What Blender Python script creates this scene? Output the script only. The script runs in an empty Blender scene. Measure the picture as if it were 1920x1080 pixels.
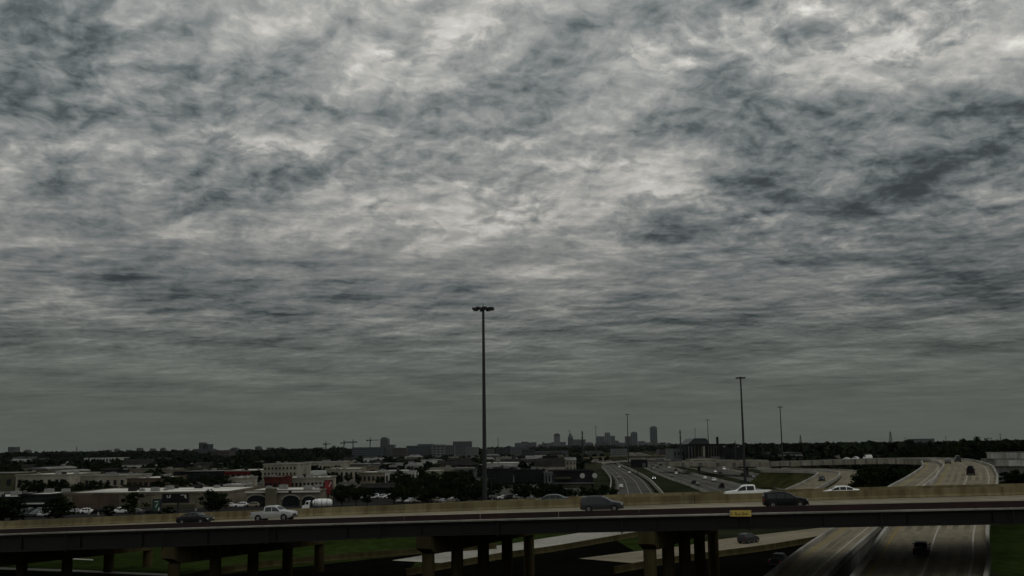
import bpy, math, random
import numpy as np
from mathutils import Vector, Matrix, Euler

random.seed(7); rng = np.random.default_rng(7)
R = math.radians
SC = bpy.context.scene
C = SC.collection

# ------------------------------------------------------------------ camera
F = 2000.0                 # focal length in photo pixels (1920 wide)
H = 18.0                   # camera height above the ground
PITCH = math.atan(298.0 / F)
ROLL = -0.0130
cam_d = bpy.data.cameras.new('camera'); cam = bpy.data.objects.new('camera', cam_d); C.objects.link(cam)
ROT = Matrix.Rotation(math.pi / 2 + PITCH, 3, 'X') @ Matrix.Rotation(ROLL, 3, 'Z')
cam.matrix_world = Matrix.Translation((0, 0, H)) @ ROT.to_4x4()
cam_d.sensor_width = 36.0; cam_d.lens = 36.0 * F / 1920.0
cam_d.clip_start = 0.5; cam_d.clip_end = 40000
SC.camera = cam

def ray(px, py):
    return ROT @ Vector(((px - 960) / F, (540 - py) / F, -1.0))
def P(px, py, Y):
    r = ray(px, py); t = Y / r.y
    return Vector((0, 0, H)) + r * t
def G(px, py, z=0.0):
    r = ray(px, py); t = (z - H) / r.z
    return Vector((0, 0, H)) + r * t
def hor(px): return 838 - 0.0130 * (px - 960)

# ------------------------------------------------------------------ light
SC.view_settings.view_transform = 'Standard'; SC.view_settings.look = 'None'
SC.view_settings.gamma = 1.0; SC.view_settings.use_curve_mapping = False
SC.view_settings.exposure = -1.0
SUN_EL, SUN_AZ = R(58), R(120)

world = bpy.data.worlds.new('World'); SC.world = world; world.use_nodes = True
world.cycles.sampling_method = 'MANUAL'; world.cycles.sample_map_resolution = 256
wn = world.node_tree; wn.nodes.clear()
def wnode(t, **kw):
    n = wn.nodes.new(t)
    for k, v in kw.items(): setattr(n, k, v)
    return n
def wset(n, i, v):
    if isinstance(v, (int, float, tuple)): n.inputs[i].default_value = v
    else: wn.links.new(v, n.inputs[i])
def wm(op, a, b=None, c=None, clamp=False):
    n = wnode('ShaderNodeMath', operation=op, use_clamp=clamp)
    wset(n, 0, a)
    if b is not None: wset(n, 1, b)
    if c is not None: wset(n, 2, c)
    return n.outputs[0]
def wv(op, a, b=None):
    n = wnode('ShaderNodeVectorMath', operation=op); wset(n, 0, a)
    if b is not None: wset(n, 1, b)
    return n.outputs[0]
def wnoise(vec, scale, detail, rough, lac=2.0, dist=0.0):
    n = wnode('ShaderNodeTexNoise'); n.noise_dimensions = '3D'
    wset(n, 'Vector', vec); wset(n, 'Scale', scale); wset(n, 'Detail', detail); wset(n, 'Roughness', rough)
    wset(n, 'Lacunarity', lac); wset(n, 'Distortion', dist)
    return n
def wsmooth(x, a, b, lo=0.0, hi=1.0):
    n = wnode('ShaderNodeMapRange', interpolation_type='SMOOTHSTEP')
    wset(n, 0, x); wset(n, 1, a); wset(n, 2, b); wset(n, 3, lo); wset(n, 4, hi)
    return n.outputs[0]
tc = wnode('ShaderNodeTexCoord')
sep = wnode('ShaderNodeSeparateXYZ'); wn.links.new(tc.outputs['Generated'], sep.inputs[0])
dx, dy, dz = sep.outputs
zc = wm('MAXIMUM', dz, 0.0)
zz = wm('ADD', zc, 0.095)
com = wnode('ShaderNodeCombineXYZ'); wset(com, 0, wm('DIVIDE', dx, zz)); wset(com, 1, wm('DIVIDE', dy, zz)); wset(com, 2, 3.7)
p = com.outputs[0]
# cloud sheet: broad masses, cells, and the light caught on the sides of the cells
wr = wnoise(p, 4.5, 2, 0.5)
warp = wv('MULTIPLY', wv('SUBTRACT', wr.outputs['Color'], (0.5, 0.5, 0.5)), (0.13, 0.13, 0.0))
p2 = wv('ADD', p, warp)
nA = wnoise(wv('ADD', p2, (5.1, 2.2, 0.0)), 1.5, 4, 0.50).outputs['Fac']
def cells(off):
    return wnoise(wv('ADD', p2, (11.3 + off[0], 4.2 + off[1], 1.0)), 3.8, 8, 0.61).outputs['Fac']
nB = cells((0, 0)); nB2 = cells((0.010, 0.040))
nC = wnoise(wv('ADD', p2, (3.3, 9.2, 5.0)), 13.0, 5, 0.62).outputs['Fac']
emb = wm('SUBTRACT', nB, nB2)
d = wm('ADD', wm('ADD', wm('MULTIPLY', nA, 0.40), wm('MULTIPLY', nB, 0.44)), wm('MULTIPLY', nC, 0.16))
cs = wnode('ShaderNodeCombineXYZ'); wset(cs, 0, wm('MULTIPLY', dx, 7.0)); wset(cs, 1, wm('MULTIPLY', dz, 90.0)); wset(cs, 2, wm('MULTIPLY', dy, 7.0))
nD = wnoise(cs.outputs[0], 1.0, 5, 0.60, dist=0.4).outputs['Fac']
contrast = wsmooth(zc, 0.02, 0.13, 0.14, 1.0)
flat_c = wm('ADD', wm('MULTIPLY', wm('SUBTRACT', d, 0.50), 3.7), wm('MULTIPLY', emb, 2.1))
# higher up the sheet is seen more from below: rounder lumps with thin bright gaps between them
zh = wm('ADD', zc, 0.34)
comh = wnode('ShaderNodeCombineXYZ'); wset(comh, 0, wm('DIVIDE', dx, zh)); wset(comh, 1, wm('DIVIDE', dy, zh)); wset(comh, 2, 8.1)
ph = comh.outputs[0]
wh_ = wnoise(ph, 9.0, 3, 0.55)
ph2 = wv('ADD', ph, wv('MULTIPLY', wv('SUBTRACT', wh_.outputs['Color'], (0.5, 0.5, 0.5)), (0.075, 0.075, 0.0)))
def lumps(off): return wnoise(wv('ADD', ph2, (2.3 + off[0], 7.7 + off[1], 0.0)), 5.6, 8, 0.60).outputs['Fac']
l1 = lumps((0, 0)); l2 = lumps((0.006, 0.022))
gap = wm('SUBTRACT', 1.0, wm('MULTIPLY', wm('ABSOLUTE', wm('SUBTRACT', l1, 0.53)), 9.0), clamp=True)
gap = wm('MULTIPLY', wm('MULTIPLY', gap, gap), wsmooth(nA, 0.42, 0.62))
lump_c = wm('ADD', wm('ADD', wm('MULTIPLY', wm('SUBTRACT', l1, 0.5), 2.3), wm('MULTIPLY', wm('SUBTRACT', l1, l2), 3.1)),
            wm('ADD', wm('MULTIPLY', wm('SUBTRACT', nA, 0.5), 1.9), wm('ADD', wm('MULTIPLY', gap, 0.30), wm('MULTIPLY', wm('SUBTRACT', nC, 0.5), 0.7))))
up = wsmooth(zc, 0.11, 0.25)
c = wm('MULTIPLY', wm('ADD', wm('MULTIPLY', flat_c, wm('SUBTRACT', 1.0, wm('MULTIPLY', up, 0.78))), wm('MULTIPLY', lump_c, up)), contrast)
streak = wm('MULTIPLY', wm('SUBTRACT', nD, 0.5), wm('MULTIPLY', wsmooth(zc, 0.012, 0.065, 0.12, 1.0), wsmooth(zc, 0.13, 0.27, 1.5, 0.0)))
c = wm('ADD', c, streak)
cp = wm('MAXIMUM', c, 0.0)
c = wm('ADD', c, wm('MULTIPLY', wm('MULTIPLY', cp, cp), 0.8))
# large masses of thicker and thinner cloud
def mass(px, py, rx, ry, amt):
    d = ray(px, py).normalized()
    a = wm('DIVIDE', wm('SUBTRACT', dx, d.x), rx / F); b = wm('DIVIDE', wm('SUBTRACT', dz, d.z), ry / F)
    g = wm('EXPONENT', wm('MULTIPLY', wm('ADD', wm('MULTIPLY', a, a), wm('MULTIPLY', b, b)), -1.0))
    front = wsmooth(dy, 0.3, 0.7)
    return wm('MULTIPLY', wm('MULTIPLY', g, front), amt)
masses = None
for m in ((850, 40, 420, 110, 0.22), (1050, 250, 250, 150, 0.14), (400, 170, 500, 200, -0.04), (800, 470, 300, 90, 0.22),
          (1800, 290, 260, 120, -0.12), (1450, 440, 330, 70, -0.26), (1800, 480, 300, 110, -0.20), (240, 540, 340, 60, -0.12),
          (860, 160, 150, 40, -0.22), (1650, 30, 400, 70, -0.22), (500, 260, 130, 50, -0.18), (330, 685, 260, 22, 0.16),
          (1420, 545, 180, 28, 0.20), (1840, 620, 140, 16, 0.18), (620, 610, 260, 26, -0.06), (60, 90, 160, 60, -0.16), (1880, 130, 100, 30, 0.22)):
    mm = mass(*m); masses = mm if masses is None else wm('ADD', masses, mm)
lum = wm('ADD', wm('ADD', c, 1.0), masses)
lum = wm('SMOOTH_MAX', lum, 0.22, 0.35)
ramp = wnode('ShaderNodeValToRGB'); wset(ramp, 0, zc)
cr = ramp.color_ramp
pts = [(0.0, .086), (0.05, .096), (0.10, .125), (0.16, .172), (0.24, .235), (0.34, .285), (0.45, .295), (1.0, .31)]
while len(cr.elements) < len(pts): cr.elements.new(0.5)
for e, (q, val) in zip(cr.elements, pts): e.position = q; e.color = (val, val, val, 1)
Lv = wm('MULTIPLY', ramp.outputs[0], lum)
tint = wnode('ShaderNodeValToRGB'); wset(tint, 0, wm('MULTIPLY', lum, 0.5, clamp=True))
te = tint.color_ramp.elements
te.new(0.5)
te[0].position = 0.2; te[0].color = (.87, 1.02, 1.045, 1)
te[1].position = 0.5; te[1].color = (.965, 1.01, .985, 1)
te[2].position = 0.85; te[2].color = (1.02, 1.0, .93, 1)
low = wnode('ShaderNodeMixRGB'); wset(low, 0, wsmooth(zc, 0.02, 0.16, 0.85, 0.0)); wset(low, 1, tint.outputs[0]); wset(low, 2, (.93, 1.05, .90, 1))
col = wv('SCALE', low.outputs[0]); wn.links.new(wm('MULTIPLY', Lv, 2.0), col.node.inputs['Scale'])
bg_cloud = wnode('ShaderNodeBackground'); wset(bg_cloud, 0, col); wset(bg_cloud, 1, 1.0)
sky = wnode('ShaderNodeTexSky', sky_type='NISHITA', sun_disc=False, sun_elevation=SUN_EL, sun_rotation=SUN_AZ)
bg_sky = wnode('ShaderNodeBackground'); wset(bg_sky, 0, sky.outputs[0]); wset(bg_sky, 1, 0.08)
mix = wnode('ShaderNodeMixShader'); wset(mix, 0, 0.03)
wn.links.new(bg_cloud.outputs[0], mix.inputs[1]); wn.links.new(bg_sky.outputs[0], mix.inputs[2])
wo = wnode('ShaderNodeOutputWorld'); wn.links.new(mix.outputs[0], wo.inputs[0])

sun_d = bpy.data.lights.new('sun', 'SUN'); sun_d.energy = 0.8; sun_d.angle = R(40); sun_d.color = (1, .96, .9)
sun = bpy.data.objects.new('sun', sun_d); C.objects.link(sun)
sdir = Vector((math.sin(SUN_AZ) * math.cos(SUN_EL), math.cos(SUN_AZ) * math.cos(SUN_EL), math.sin(SUN_EL)))
sun.rotation_euler = (-sdir).to_track_quat('-Z', 'Y').to_euler(); sun.location = (0, -20, 60)
SC.cycles.use_denoising = True
SC.cycles.max_bounces = 6; SC.cycles.volume_bounces = 0

# ------------------------------------------------------------------ materials
MATS = {}
def mat(name, col, rough=0.8, var=0.25, scale=1.5, metal=0.0, coat=0.0, bump=0.0, stretch=(1, 1, 1), col2=None, scale2=None, emit=None, spec=0.5, detail=6):
    m = bpy.data.materials.new(name); m.use_nodes = True
    nt = m.node_tree; b = nt.nodes['Principled BSDF']
    b.inputs['Roughness'].default_value = rough; b.inputs['Metallic'].default_value = metal
    b.inputs['Coat Weight'].default_value = coat; b.inputs['Specular IOR Level'].default_value = spec if rough < .7 else (.06 if rough < .88 else 0.0)
    t = nt.nodes.new('ShaderNodeTexCoord'); mp = nt.nodes.new('ShaderNodeMapping'); mp.inputs['Scale'].default_value = stretch
    nt.links.new(t.outputs['Object'], mp.inputs[0])
    n = nt.nodes.new('ShaderNodeTexNoise'); n.inputs['Scale'].default_value = scale; n.inputs['Detail'].default_value = detail
    nt.links.new(mp.outputs[0], n.inputs['Vector'])
    r = nt.nodes.new('ShaderNodeValToRGB'); e = r.color_ramp.elements
    e[0].position = 0.30; e[1].position = 0.70
    lo = tuple(x * (1 - var) for x in col); hi = tuple(min(1, x * (1 + var)) for x in (col2 or col))
    e[0].color = (*lo, 1); e[1].color = (*hi, 1)
    nt.links.new(n.outputs['Fac'], r.inputs[0])
    out = r.outputs[0]
    if scale2:
        n2 = nt.nodes.new('ShaderNodeTexNoise'); n2.inputs['Scale'].default_value = scale2; n2.inputs['Detail'].default_value = 4
        nt.links.new(t.outputs['Object'], n2.inputs['Vector'])
        mr = nt.nodes.new('ShaderNodeMapRange'); mr.inputs[1].default_value = .3; mr.inputs[2].default_value = .7
        mr.inputs[3].default_value = 0.68; mr.inputs[4].default_value = 1.25
        nt.links.new(n2.outputs['Fac'], mr.inputs[0])
        mx = nt.nodes.new('ShaderNodeVectorMath'); mx.operation = 'SCALE'
        nt.links.new(out, mx.inputs[0]); nt.links.new(mr.outputs[0], mx.inputs['Scale']); out = mx.outputs[0]
    nt.links.new(out, b.inputs['Base Color'])
    if bump:
        bp = nt.nodes.new('ShaderNodeBump'); bp.inputs['Strength'].default_value = bump; bp.inputs['Distance'].default_value = 0.05
        nt.links.new(n.outputs['Fac'], bp.inputs['Height']); nt.links.new(bp.outputs[0], b.inputs['Normal'])
    if emit:
        b.inputs['Emission Color'].default_value = (*emit[0], 1); b.inputs['Emission Strength'].default_value = emit[1]
    MATS[name] = m
    return m
mat('ground_soil', (0.016, 0.02, 0.011), .95, .35, .05, scale2=.008, col2=(0.026, 0.03, 0.016))
mat('grass_green', (.020, .032, .008), .95, .35, .4, scale2=.05, bump=.3)
mat('grass_dry', (0.034, 0.036, 0.014), .95, .35, .3, scale2=.03, bump=.3)
mat('deck_shade_dark', (.004, .004, .0035), .95, .35, .5, scale2=.05)  # near-black ground colour with the flyover's shade painted into it
mat('asphalt', (0.03, 0.03, 0.029), .9, .25, .8, scale2=.05)
mat('asphalt_grey', (0.085, 0.083, 0.075), .9, .2, .6, scale2=.05)
mat('concrete_road', (0.2, 0.175, 0.12), .85, .16, .7, scale2=.06, stretch=(1, 1, 1))
mat('concrete_deck', (.29, .27, .205), .85, .15, .7, scale2=.07)
mat('concrete_tan', (.175, .140, .070), .85, .26, 1.1, stretch=(1, 1, .12), col2=(.195, .168, .095), scale2=.10)
mat('concrete_worn', (.178, .158, .112), .85, .2, .9, scale2=.15)
mat('concrete_pale', (0.3, 0.29, 0.255), .85, .22, 1.0, stretch=(1, 1, .2), scale2=.07)
mat('concrete_shade', (.060, .050, .024), .9, .3, .9, stretch=(1, 1, .2), scale2=.09)  # tan concrete darkened: shade below the deck put into its colour
mat('concrete_grey', (.15, .148, .135), .85, .25, .9, stretch=(1, 1, .3), scale2=.09)
mat('maroon_paint', (0.02, 0.006, 0.005), .65, .25, .8, stretch=(1, 1, .2), scale2=.08)
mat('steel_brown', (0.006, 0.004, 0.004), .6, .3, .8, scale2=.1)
mat('galvanised', (.10, .10, .10), .55, .2, 2, metal=.3)
mat('dark_steel', (0.014, 0.015, 0.015), .6, .2, 2)
mat('white_line', (0.36, 0.35, 0.31), .8, .2, 3)
mat('yellow_line', (0.26, 0.2, 0.05), .8, .2, 3)
mat('sign_yellow', (0.62, 0.46, 0.1), .6, .12, 2)
mat('black_ink', (.02, .015, .005), .7, .1, 3)
mat('wall_tan', (0.16, 0.145, 0.105), .9, .18, .25, scale2=.06)
mat('wall_brown', (0.1, 0.075, 0.055), .9, .18, .25, scale2=.08)
mat('wall_cream', (0.27, 0.255, 0.205), .9, .18, .25, scale2=.08)
mat('wall_white', (0.42, 0.42, 0.39), .9, .15, .25, scale2=.08)
mat('wall_grey', (.105, .11, .108), .9, .18, .25, scale2=.05)
mat('wall_dark', (0.016, 0.017, 0.017), .85, .25, .3, scale2=.08)
mat('wall_redbrick', (.085, .030, .024), .9, .25, .5, scale2=.1)
mat('wall_olive', (.085, .085, .055), .9, .2, .3, scale2=.08)
mat('roof_white', (0.55, 0.55, 0.5), .85, .15, .15, scale2=.06)
mat('roof_grey', (.17, .17, .165), .85, .2, .15, scale2=.06)
mat('roof_dark', (0.025, 0.025, 0.024), .9, .25, .3, scale2=.08)
mat('roof_red', (.085, .013, .013), .7, .2, .3)
mat('hvac', (.20, .20, .19), .6, .2, 1)
mat('tower_blue', (.050, .060, .065), .5, .15, .02)
mat('tower_grey', (.075, .085, .088), .6, .15, .02)
mat('tower_pale', (.14, .15, .148), .7, .15, .02)
mat('tower_dark', (.022, .028, .030), .5, .15, .02)
mat('tower_rust', (.045, .035, .034), .6, .15, .02)
mat('glass_dark', (.012, .014, .016), .15, .1, 1)
mat('glass_pane', (.02, .023, .025), .12, .1, 1)
mat('glass_tower', (.020, .026, .029), .25, .1, .02)
mat('foliage_a', (0.008, 0.014, 0.005), .9, .45, .5, col2=(0.014, 0.023, 0.007))
mat('foliage_b', (0.006, 0.011, 0.005), .9, .45, .5, col2=(0.011, 0.018, 0.007))
mat('foliage_c', (0.011, 0.018, 0.006), .9, .45, .5, col2=(0.018, 0.027, 0.009))
mat('foliage_far', (0.008, 0.013, 0.008), .95, .45, .02, col2=(0.014, 0.02, 0.01), scale2=.004)
mat('bark', (.035, .028, .020), .95, .3, 3)
mat('tyre', (.012, .012, .012), .9, .2, 4)
mat('rim', (.22, .22, .22), .4, .15, 4, metal=.6)
mat('chrome', (.35, .35, .35), .25, .1, 4, metal=.9)
mat('black_trim', (.015, .015, .016), .6, .2, 4)
mat('headlamp', (.55, .56, .56), .2, .1, 4)
mat('headlamp_lit', (.9, .9, .85), .2, .05, 4, emit=((1, .97, .88), 6.0))
mat('taillamp', (.16, .01, .01), .3, .2, 4)
mat('paint_white', (.86, .87, .85), .35, .05, 1.2, coat=.5)
mat('paint_silver', (0.46, 0.47, 0.47), .35, .06, 1.2, metal=.3, coat=.5)
mat('paint_slate', (.024, .026, .032), .4, .08, 1.2, metal=.1, coat=.25)
mat('paint_black', (.004, .004, .005), .5, .1, 1.2, coat=.05, spec=.25)
mat('paint_red', (.15, .012, .012), .35, .08, 1.2, coat=.5)
mat('paint_teal', (.016, .034, .030), .35, .08, 1.2, coat=.5)
mat('paint_grey', (.09, .09, .09), .35, .08, 1.2, coat=.5)
mat('paint_tan', (.22, .19, .14), .35, .08, 1.2, coat=.5)
mat('sign_green', (.012, .055, .032), .6, .15, 1)
mat('sign_white', (.50, .52, .48), .6, .1, 1)
mat('sign_red', (.20, .012, .014), .6, .15, 1)
mat('field_green', (.16, .19, .07), .95, .2, .05)

# ------------------------------------------------------------------ mesh helpers
class MB:
    def __init__(s): s.v = []; s.f = []
    def quad(s, a, b, c_, d):
        n = len(s.v); s.v += [tuple(a), tuple(b), tuple(c_), tuple(d)]; s.f.append((n, n + 1, n + 2, n + 3)); return s
    def poly(s, pts):
        n = len(s.v); s.v += [tuple(q) for q in pts]; s.f.append(tuple(range(n, n + len(pts)))); return s
    def box(s, cx, cy, cz, sx, sy, sz, M=None):
        n = len(s.v); hx, hy, hz = sx / 2, sy / 2, sz / 2
        pts = [(cx + a * hx, cy + b * hy, cz + c_ * hz) for c_ in (-1, 1) for b in (-1, 1) for a in (-1, 1)]
        if M is not None: pts = [tuple(M @ Vector(q)) for q in pts]
        s.v += pts
        for q in ((0, 2, 3, 1), (4, 5, 7, 6), (0, 1, 5, 4), (2, 6, 7, 3), (0, 4, 6, 2), (1, 3, 7, 5)):
            s.f.append(tuple(n + i for i in q))
        return s
    def tube(s, p0, p1, r0, r1, n=8, cap=True):
        p0 = Vector(p0); p1 = Vector(p1); d = (p1 - p0).normalized()
        u = d.orthogonal().normalized(); w = d.cross(u); k = len(s.v)
        for pp, r in ((p0, r0), (p1, r1)):
            for i in range(n):
                a = 2 * math.pi * i / n; s.v.append(tuple(pp + (u * math.cos(a) + w * math.sin(a)) * r))
        for i in range(n):
            j = (i + 1) % n; s.f.append((k + i, k + j, k + n + j, k + n + i))
        if cap: s.f.append(tuple(k + n - 1 - i for i in range(n))); s.f.append(tuple(k + n + i for i in range(n)))
        return s
    def prism(s, prof, x0, x1, axis='x'):
        # extrude a closed (a,b) profile along an axis
        k = len(s.v); n = len(prof)
        for x in (x0, x1):
            for a, b in prof: s.v.append((x, a, b) if axis == 'x' else (a, x, b))
        for i in range(n):
            j = (i + 1) % n; s.f.append((k + i, k + j, k + n + j, k + n + i))
        s.f.append(tuple(k + n - 1 - i for i in range(n))); s.f.append(tuple(k + n + i for i in range(n)))
        return s
    def loft(s, rings, closed=True, caps=True):
        k = len(s.v); n = len(rings[0])
        for r in rings: s.v += [tuple(q) for q in r]
        for a in range(len(rings) - 1):
            for i in range(n if closed else n - 1):
                j = (i + 1) % n
                s.f.append((k + a * n + i, k + a * n + j, k + (a + 1) * n + j, k + (a + 1) * n + i))
        if caps and closed:
            s.f.append(tuple(k + n - 1 - i for i in range(n))); b = k + (len(rings) - 1) * n
            s.f.append(tuple(b + i for i in range(n)))
        return s
    def mesh(s, name, m, smooth=None, fix=True):
        me = bpy.data.meshes.new(name); me.from_pydata(s.v, [], s.f)
        if m: me.materials.append(MATS[m])
        if fix:
            import bmesh
            bm = bmesh.new(); bm.from_mesh(me); bmesh.ops.recalc_face_normals(bm, faces=bm.faces); bm.to_mesh(me); bm.free()
        if smooth is not None:
            for q in me.polygons: q.use_smooth = True
            me.set_sharp_from_angle(angle=R(smooth))
        me.update(); return me
    def obj(s, name, m, parent=None, smooth=None, fix=True):
        return link(name, s.mesh(name, m, smooth, fix), parent)
def link(name, me, parent=None, loc=None, rz=None):
    o = bpy.data.objects.new(name, me); C.objects.link(o)
    if parent is not None: o.parent = parent
    if loc is not None: o.location = loc
    if rz is not None: o.rotation_euler = (0, 0, rz)
    return o
def tag(o, label=None, cat=None, group=None, kind=None):
    if label: o['label'] = label
    if cat: o['category'] = cat
    if group: o['group'] = group
    if kind: o['kind'] = kind
    return o
def thing(name, label, cat, loc=(0, 0, 0), rz=0, group=None):
    o = bpy.data.objects.new(name, None); C.objects.link(o); o.location = loc; o.rotation_euler = (0, 0, rz)
    o.empty_display_size = .2
    return tag(o, label, cat, group)
KIDS = {}
def kids(o):
    if o.name not in KIDS: KIDS[o.name] = [c_ for c_ in o.children]
    return KIDS[o.name]
def copy_tree(o, parent=None, swap=None):
    c_ = o.copy(); C.objects.link(c_)
    if parent is not None: c_.parent = parent
    if swap and c_.type == 'MESH' and c_.data.name in swap: c_.data = swap[c_.data.name]
    for ch in kids(o): copy_tree(ch, c_, swap)
    return c_

def catmull(pts, n=10):
    pts = [np.array(q, float) for q in pts]; out = []
    q = [2 * pts[0] - pts[1]] + pts + [2 * pts[-1] - pts[-2]]
    for i in range(1, len(q) - 2):
        for k in range(n):
            t = k / n
            out.append(.5 * ((2 * q[i]) + (-q[i - 1] + q[i + 1]) * t + (2 * q[i - 1] - 5 * q[i] + 4 * q[i + 1] - q[i + 2]) * t * t
                             + (-q[i - 1] + 3 * q[i] - 3 * q[i + 1] + q[i + 2]) * t ** 3))
    out.append(q[-2]); return np.array(out)
def normals2(line):
    d = np.gradient(line[:, :2], axis=0); d /= np.linalg.norm(d, axis=1)[:, None]
    return np.stack([d[:, 1], -d[:, 0]], 1)      # to the right of travel
def strip(line, prof, close=True):
    """sweep a profile of (offset to the right, dz) along a line"""
    nn = normals2(line); rings = []
    for q, n in zip(line, nn):
        rings.append([(q[0] + n[0] * o, q[1] + n[1] * o, q[2] + z) for o, z in prof])
    return MB().loft(rings, closed=close, caps=close)
JERSEY = [(-.30, 0), (-.30, .08), (-.16, .33), (-.10, 1.0), (.10, 1.0), (.16, .33), (.30, .08), (.30, 0)]
def shift(prof, o, dz=0): return [(a + o, b + dz) for a, b in prof]

# ------------------------------------------------------------------ ground and roads
g = MB(); g.quad((-12000, -400, 0), (12000, -400, 0), (12000, 15500, 0), (-12000, 15500, 0))
tag(g.obj('ground', 'ground_soil'), kind='structure')
def patch(name, m, pts, z):
    b = MB(); b.poly([(x, y, z) for x, y in pts]); o = b.obj(name, m)
    return tag(o, kind='structure')
patch('grass_field', 'grass_green', [(-150, 60), (0, 60), (40, 200), (20, 232), (-150, 232)], .02)
patch('grass_verge', 'grass_green', [(52, 60), (150, 60), (330, 430), (150, 430), (90, 300), (66, 150)], .02)
patch('parking_lot', 'asphalt', [(-230, 236), (34, 238), (40, 419), (-230, 419)], .02)
patch('side_road', 'asphalt_grey', [(-230, 420), (40, 424), (40, 434), (-230, 432)], .03)
patch('retail_yard', 'asphalt_grey', [(-420, 434), (30, 436), (20, 640), (-420, 640)], .02)
patch('grass_bank', 'grass_dry', [(130, 440), (330, 440), (460, 700), (210, 900), (150, 640)], .02)

def road(name, pts, width, m='concrete_road', z=.05, lines=()):
    ln = catmull([(*q[:2], (q[2] if len(q) > 2 else 0) + z) for q in pts])
    o = strip(ln, [(-width / 2, 0), (width / 2, 0)], close=False).obj(name, m); tag(o, kind='structure')
    for off, mm in lines:
        strip(ln + np.array([0, 0, .012]), [(off - .08, 0), (off + .08, 0)], close=False).obj('lane_marking', mm, o)
    return o, ln
def gp(px, py): q = G(px, py); return (q.x, q.y)
# freeway towards the distant downtown
FW = {}
for nm, pts, w in (('exit_road', [gp(1196, 965), gp(1188, 918), gp(1172, 893), gp(1140, 872), gp(1112, 859)], 15),
                   ('freeway_inbound', [gp(1420, 940), gp(1345, 913), gp(1268, 890), gp(1215, 870), gp(1185, 857), gp(1172, 849)], 20),
                   ('freeway_outbound', [gp(1560, 930), gp(1455, 905), gp(1350, 884), gp(1262, 866), gp(1210, 855), gp(1186, 848)], 20),
                   ('frontage_road', [gp(1640, 915), gp(1540, 897), gp(1420, 877), gp(1310, 862), gp(1235, 853)], 13)):
    o, ln = road(nm, pts, w, 'asphalt_grey' if nm != 'frontage_road' else 'concrete_road',
                 lines=[(-w / 2 + 1.2, 'white_line'), (w / 2 - 1.2, 'white_line'), (-w / 6, 'white_line'), (w / 6, 'white_line')])
    FW[nm] = (ln, w)
for nm, side, d, lab in (('exit_road', -1, 9.5, 'pale concrete wall along the left edge of the curved exit road'), ('exit_road', 1, 9.5, 'pale concrete wall between the exit road and the grass gore'),
                         ('frontage_road', 1, 8.5, 'pale concrete wall along the far edge of the frontage road'), ('frontage_road', -1, 8.5, 'low concrete wall between freeway and frontage road')):
    ln, w = FW[nm]
    tag(strip(ln, shift([(-.2, -.1), (-.2, 1.5), (.2, 1.5), (.2, -.1)], side * d)).obj('roadside_wall', 'concrete_pale'), lab, 'wall', 'walls along the freeway')
def gantry(px, py, label, span=24):
    q = G(px, py); t = thing('sign_gantry', label, 'sign gantry', (q.x, q.y, 0), R(-8), 'freeway sign gantries')
    for s_ in (-1, 1): MB().tube((s_ * span / 2, 0, -.1), (s_ * span / 2, 0, 7.4), .28, .22, 8).obj('post', 'galvanised', t, smooth=40)
    b = MB()
    for z in (6.2, 7.3): b.tube((-span / 2, 0, z), (span / 2, 0, z), .12, .12, 6)
    for i in range(12): b.tube((-span / 2 + span * i / 12, 0, 6.2 if i % 2 else 7.3), (-span / 2 + span * (i + 1) / 12, 0, 7.3 if i % 2 else 6.2), .07, .07, 5)
    b.obj('truss', 'galvanised', t)
    for x, w_ in ((-span * .26, 6.0), (span * .2, 7.0)): MB().box(x, -.35, 6.9, w_, .12, 3.2).obj('sign_panel', 'galvanised', t)
gantry(1255, 884, 'overhead sign gantry across the nearer freeway carriageway'); gantry(1330, 876, 'overhead sign gantry across the farther freeway carriageway')
for nm, side, lab in (('freeway_inbound', 1, 'concrete median barrier between the two freeway carriageways'),
                      ('freeway_inbound', -1, 'concrete barrier between the freeway and the curved exit road'),
                      ('freeway_outbound', 1, 'concrete barrier along the outer edge of the far freeway carriageway')):
    ln, w = FW[nm]
    tag(strip(ln, shift(JERSEY, side * (w / 2 + .6), -.05)).obj('concrete_barrier', 'concrete_pale'), lab, 'barrier', 'freeway barriers')
# lower road passing under the flyover, with its low wall
def g1(px, py): q = G(px, py, 1.05); return (q.x, q.y, 0)
BL = [('long low barrier on the grass field beyond the flyover columns', [g1(250, 1100), g1(400, 1066), g1(496, 1051), g1(640, 1038), g1(790, 1027), g1(930, 1018)]),
      ('low barrier beside the pale lower road under the middle of the flyover', [g1(760, 1066), g1(880, 1046), g1(950, 1034), g1(1035, 1023), g1(1155, 1003), g1(1300, 978)]),
      ('low barrier beside the lower road under the yellow sign', [g1(1150, 1062), g1(1235, 1047), g1(1330, 1034), g1(1440, 1020), g1(1560, 1000)])]
for lab, pts in BL:
    tag(strip(catmull(pts), shift(JERSEY, 0)).obj('concrete_barrier', 'concrete_shade'), lab, 'barrier', 'low barriers under the flyover')
def off_line(pts, d):
    ln = catmull(pts, 6); return [tuple(q) for q in np.column_stack([ln[:, :2] - normals2(ln) * d, ln[:, 2]])][::6]
road('field_path', off_line(BL[0][1][2:], 4.5), 6, 'concrete_road')
o, LOWLN = road('lower_road', off_line(BL[1][1][1:], 8.0), 14, 'concrete_pale', lines=[(-6, 'white_line'), (6, 'white_line')])
o, MIDLN = road('under_road', off_line(BL[2][1][1:], 8.5) + [(150, 300, 0)], 15, 'concrete_road', lines=[(-6.6, 'white_line'), (6.6, 'white_line'), (-2.2, 'white_line'), (2.2, 'white_line')])
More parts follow.
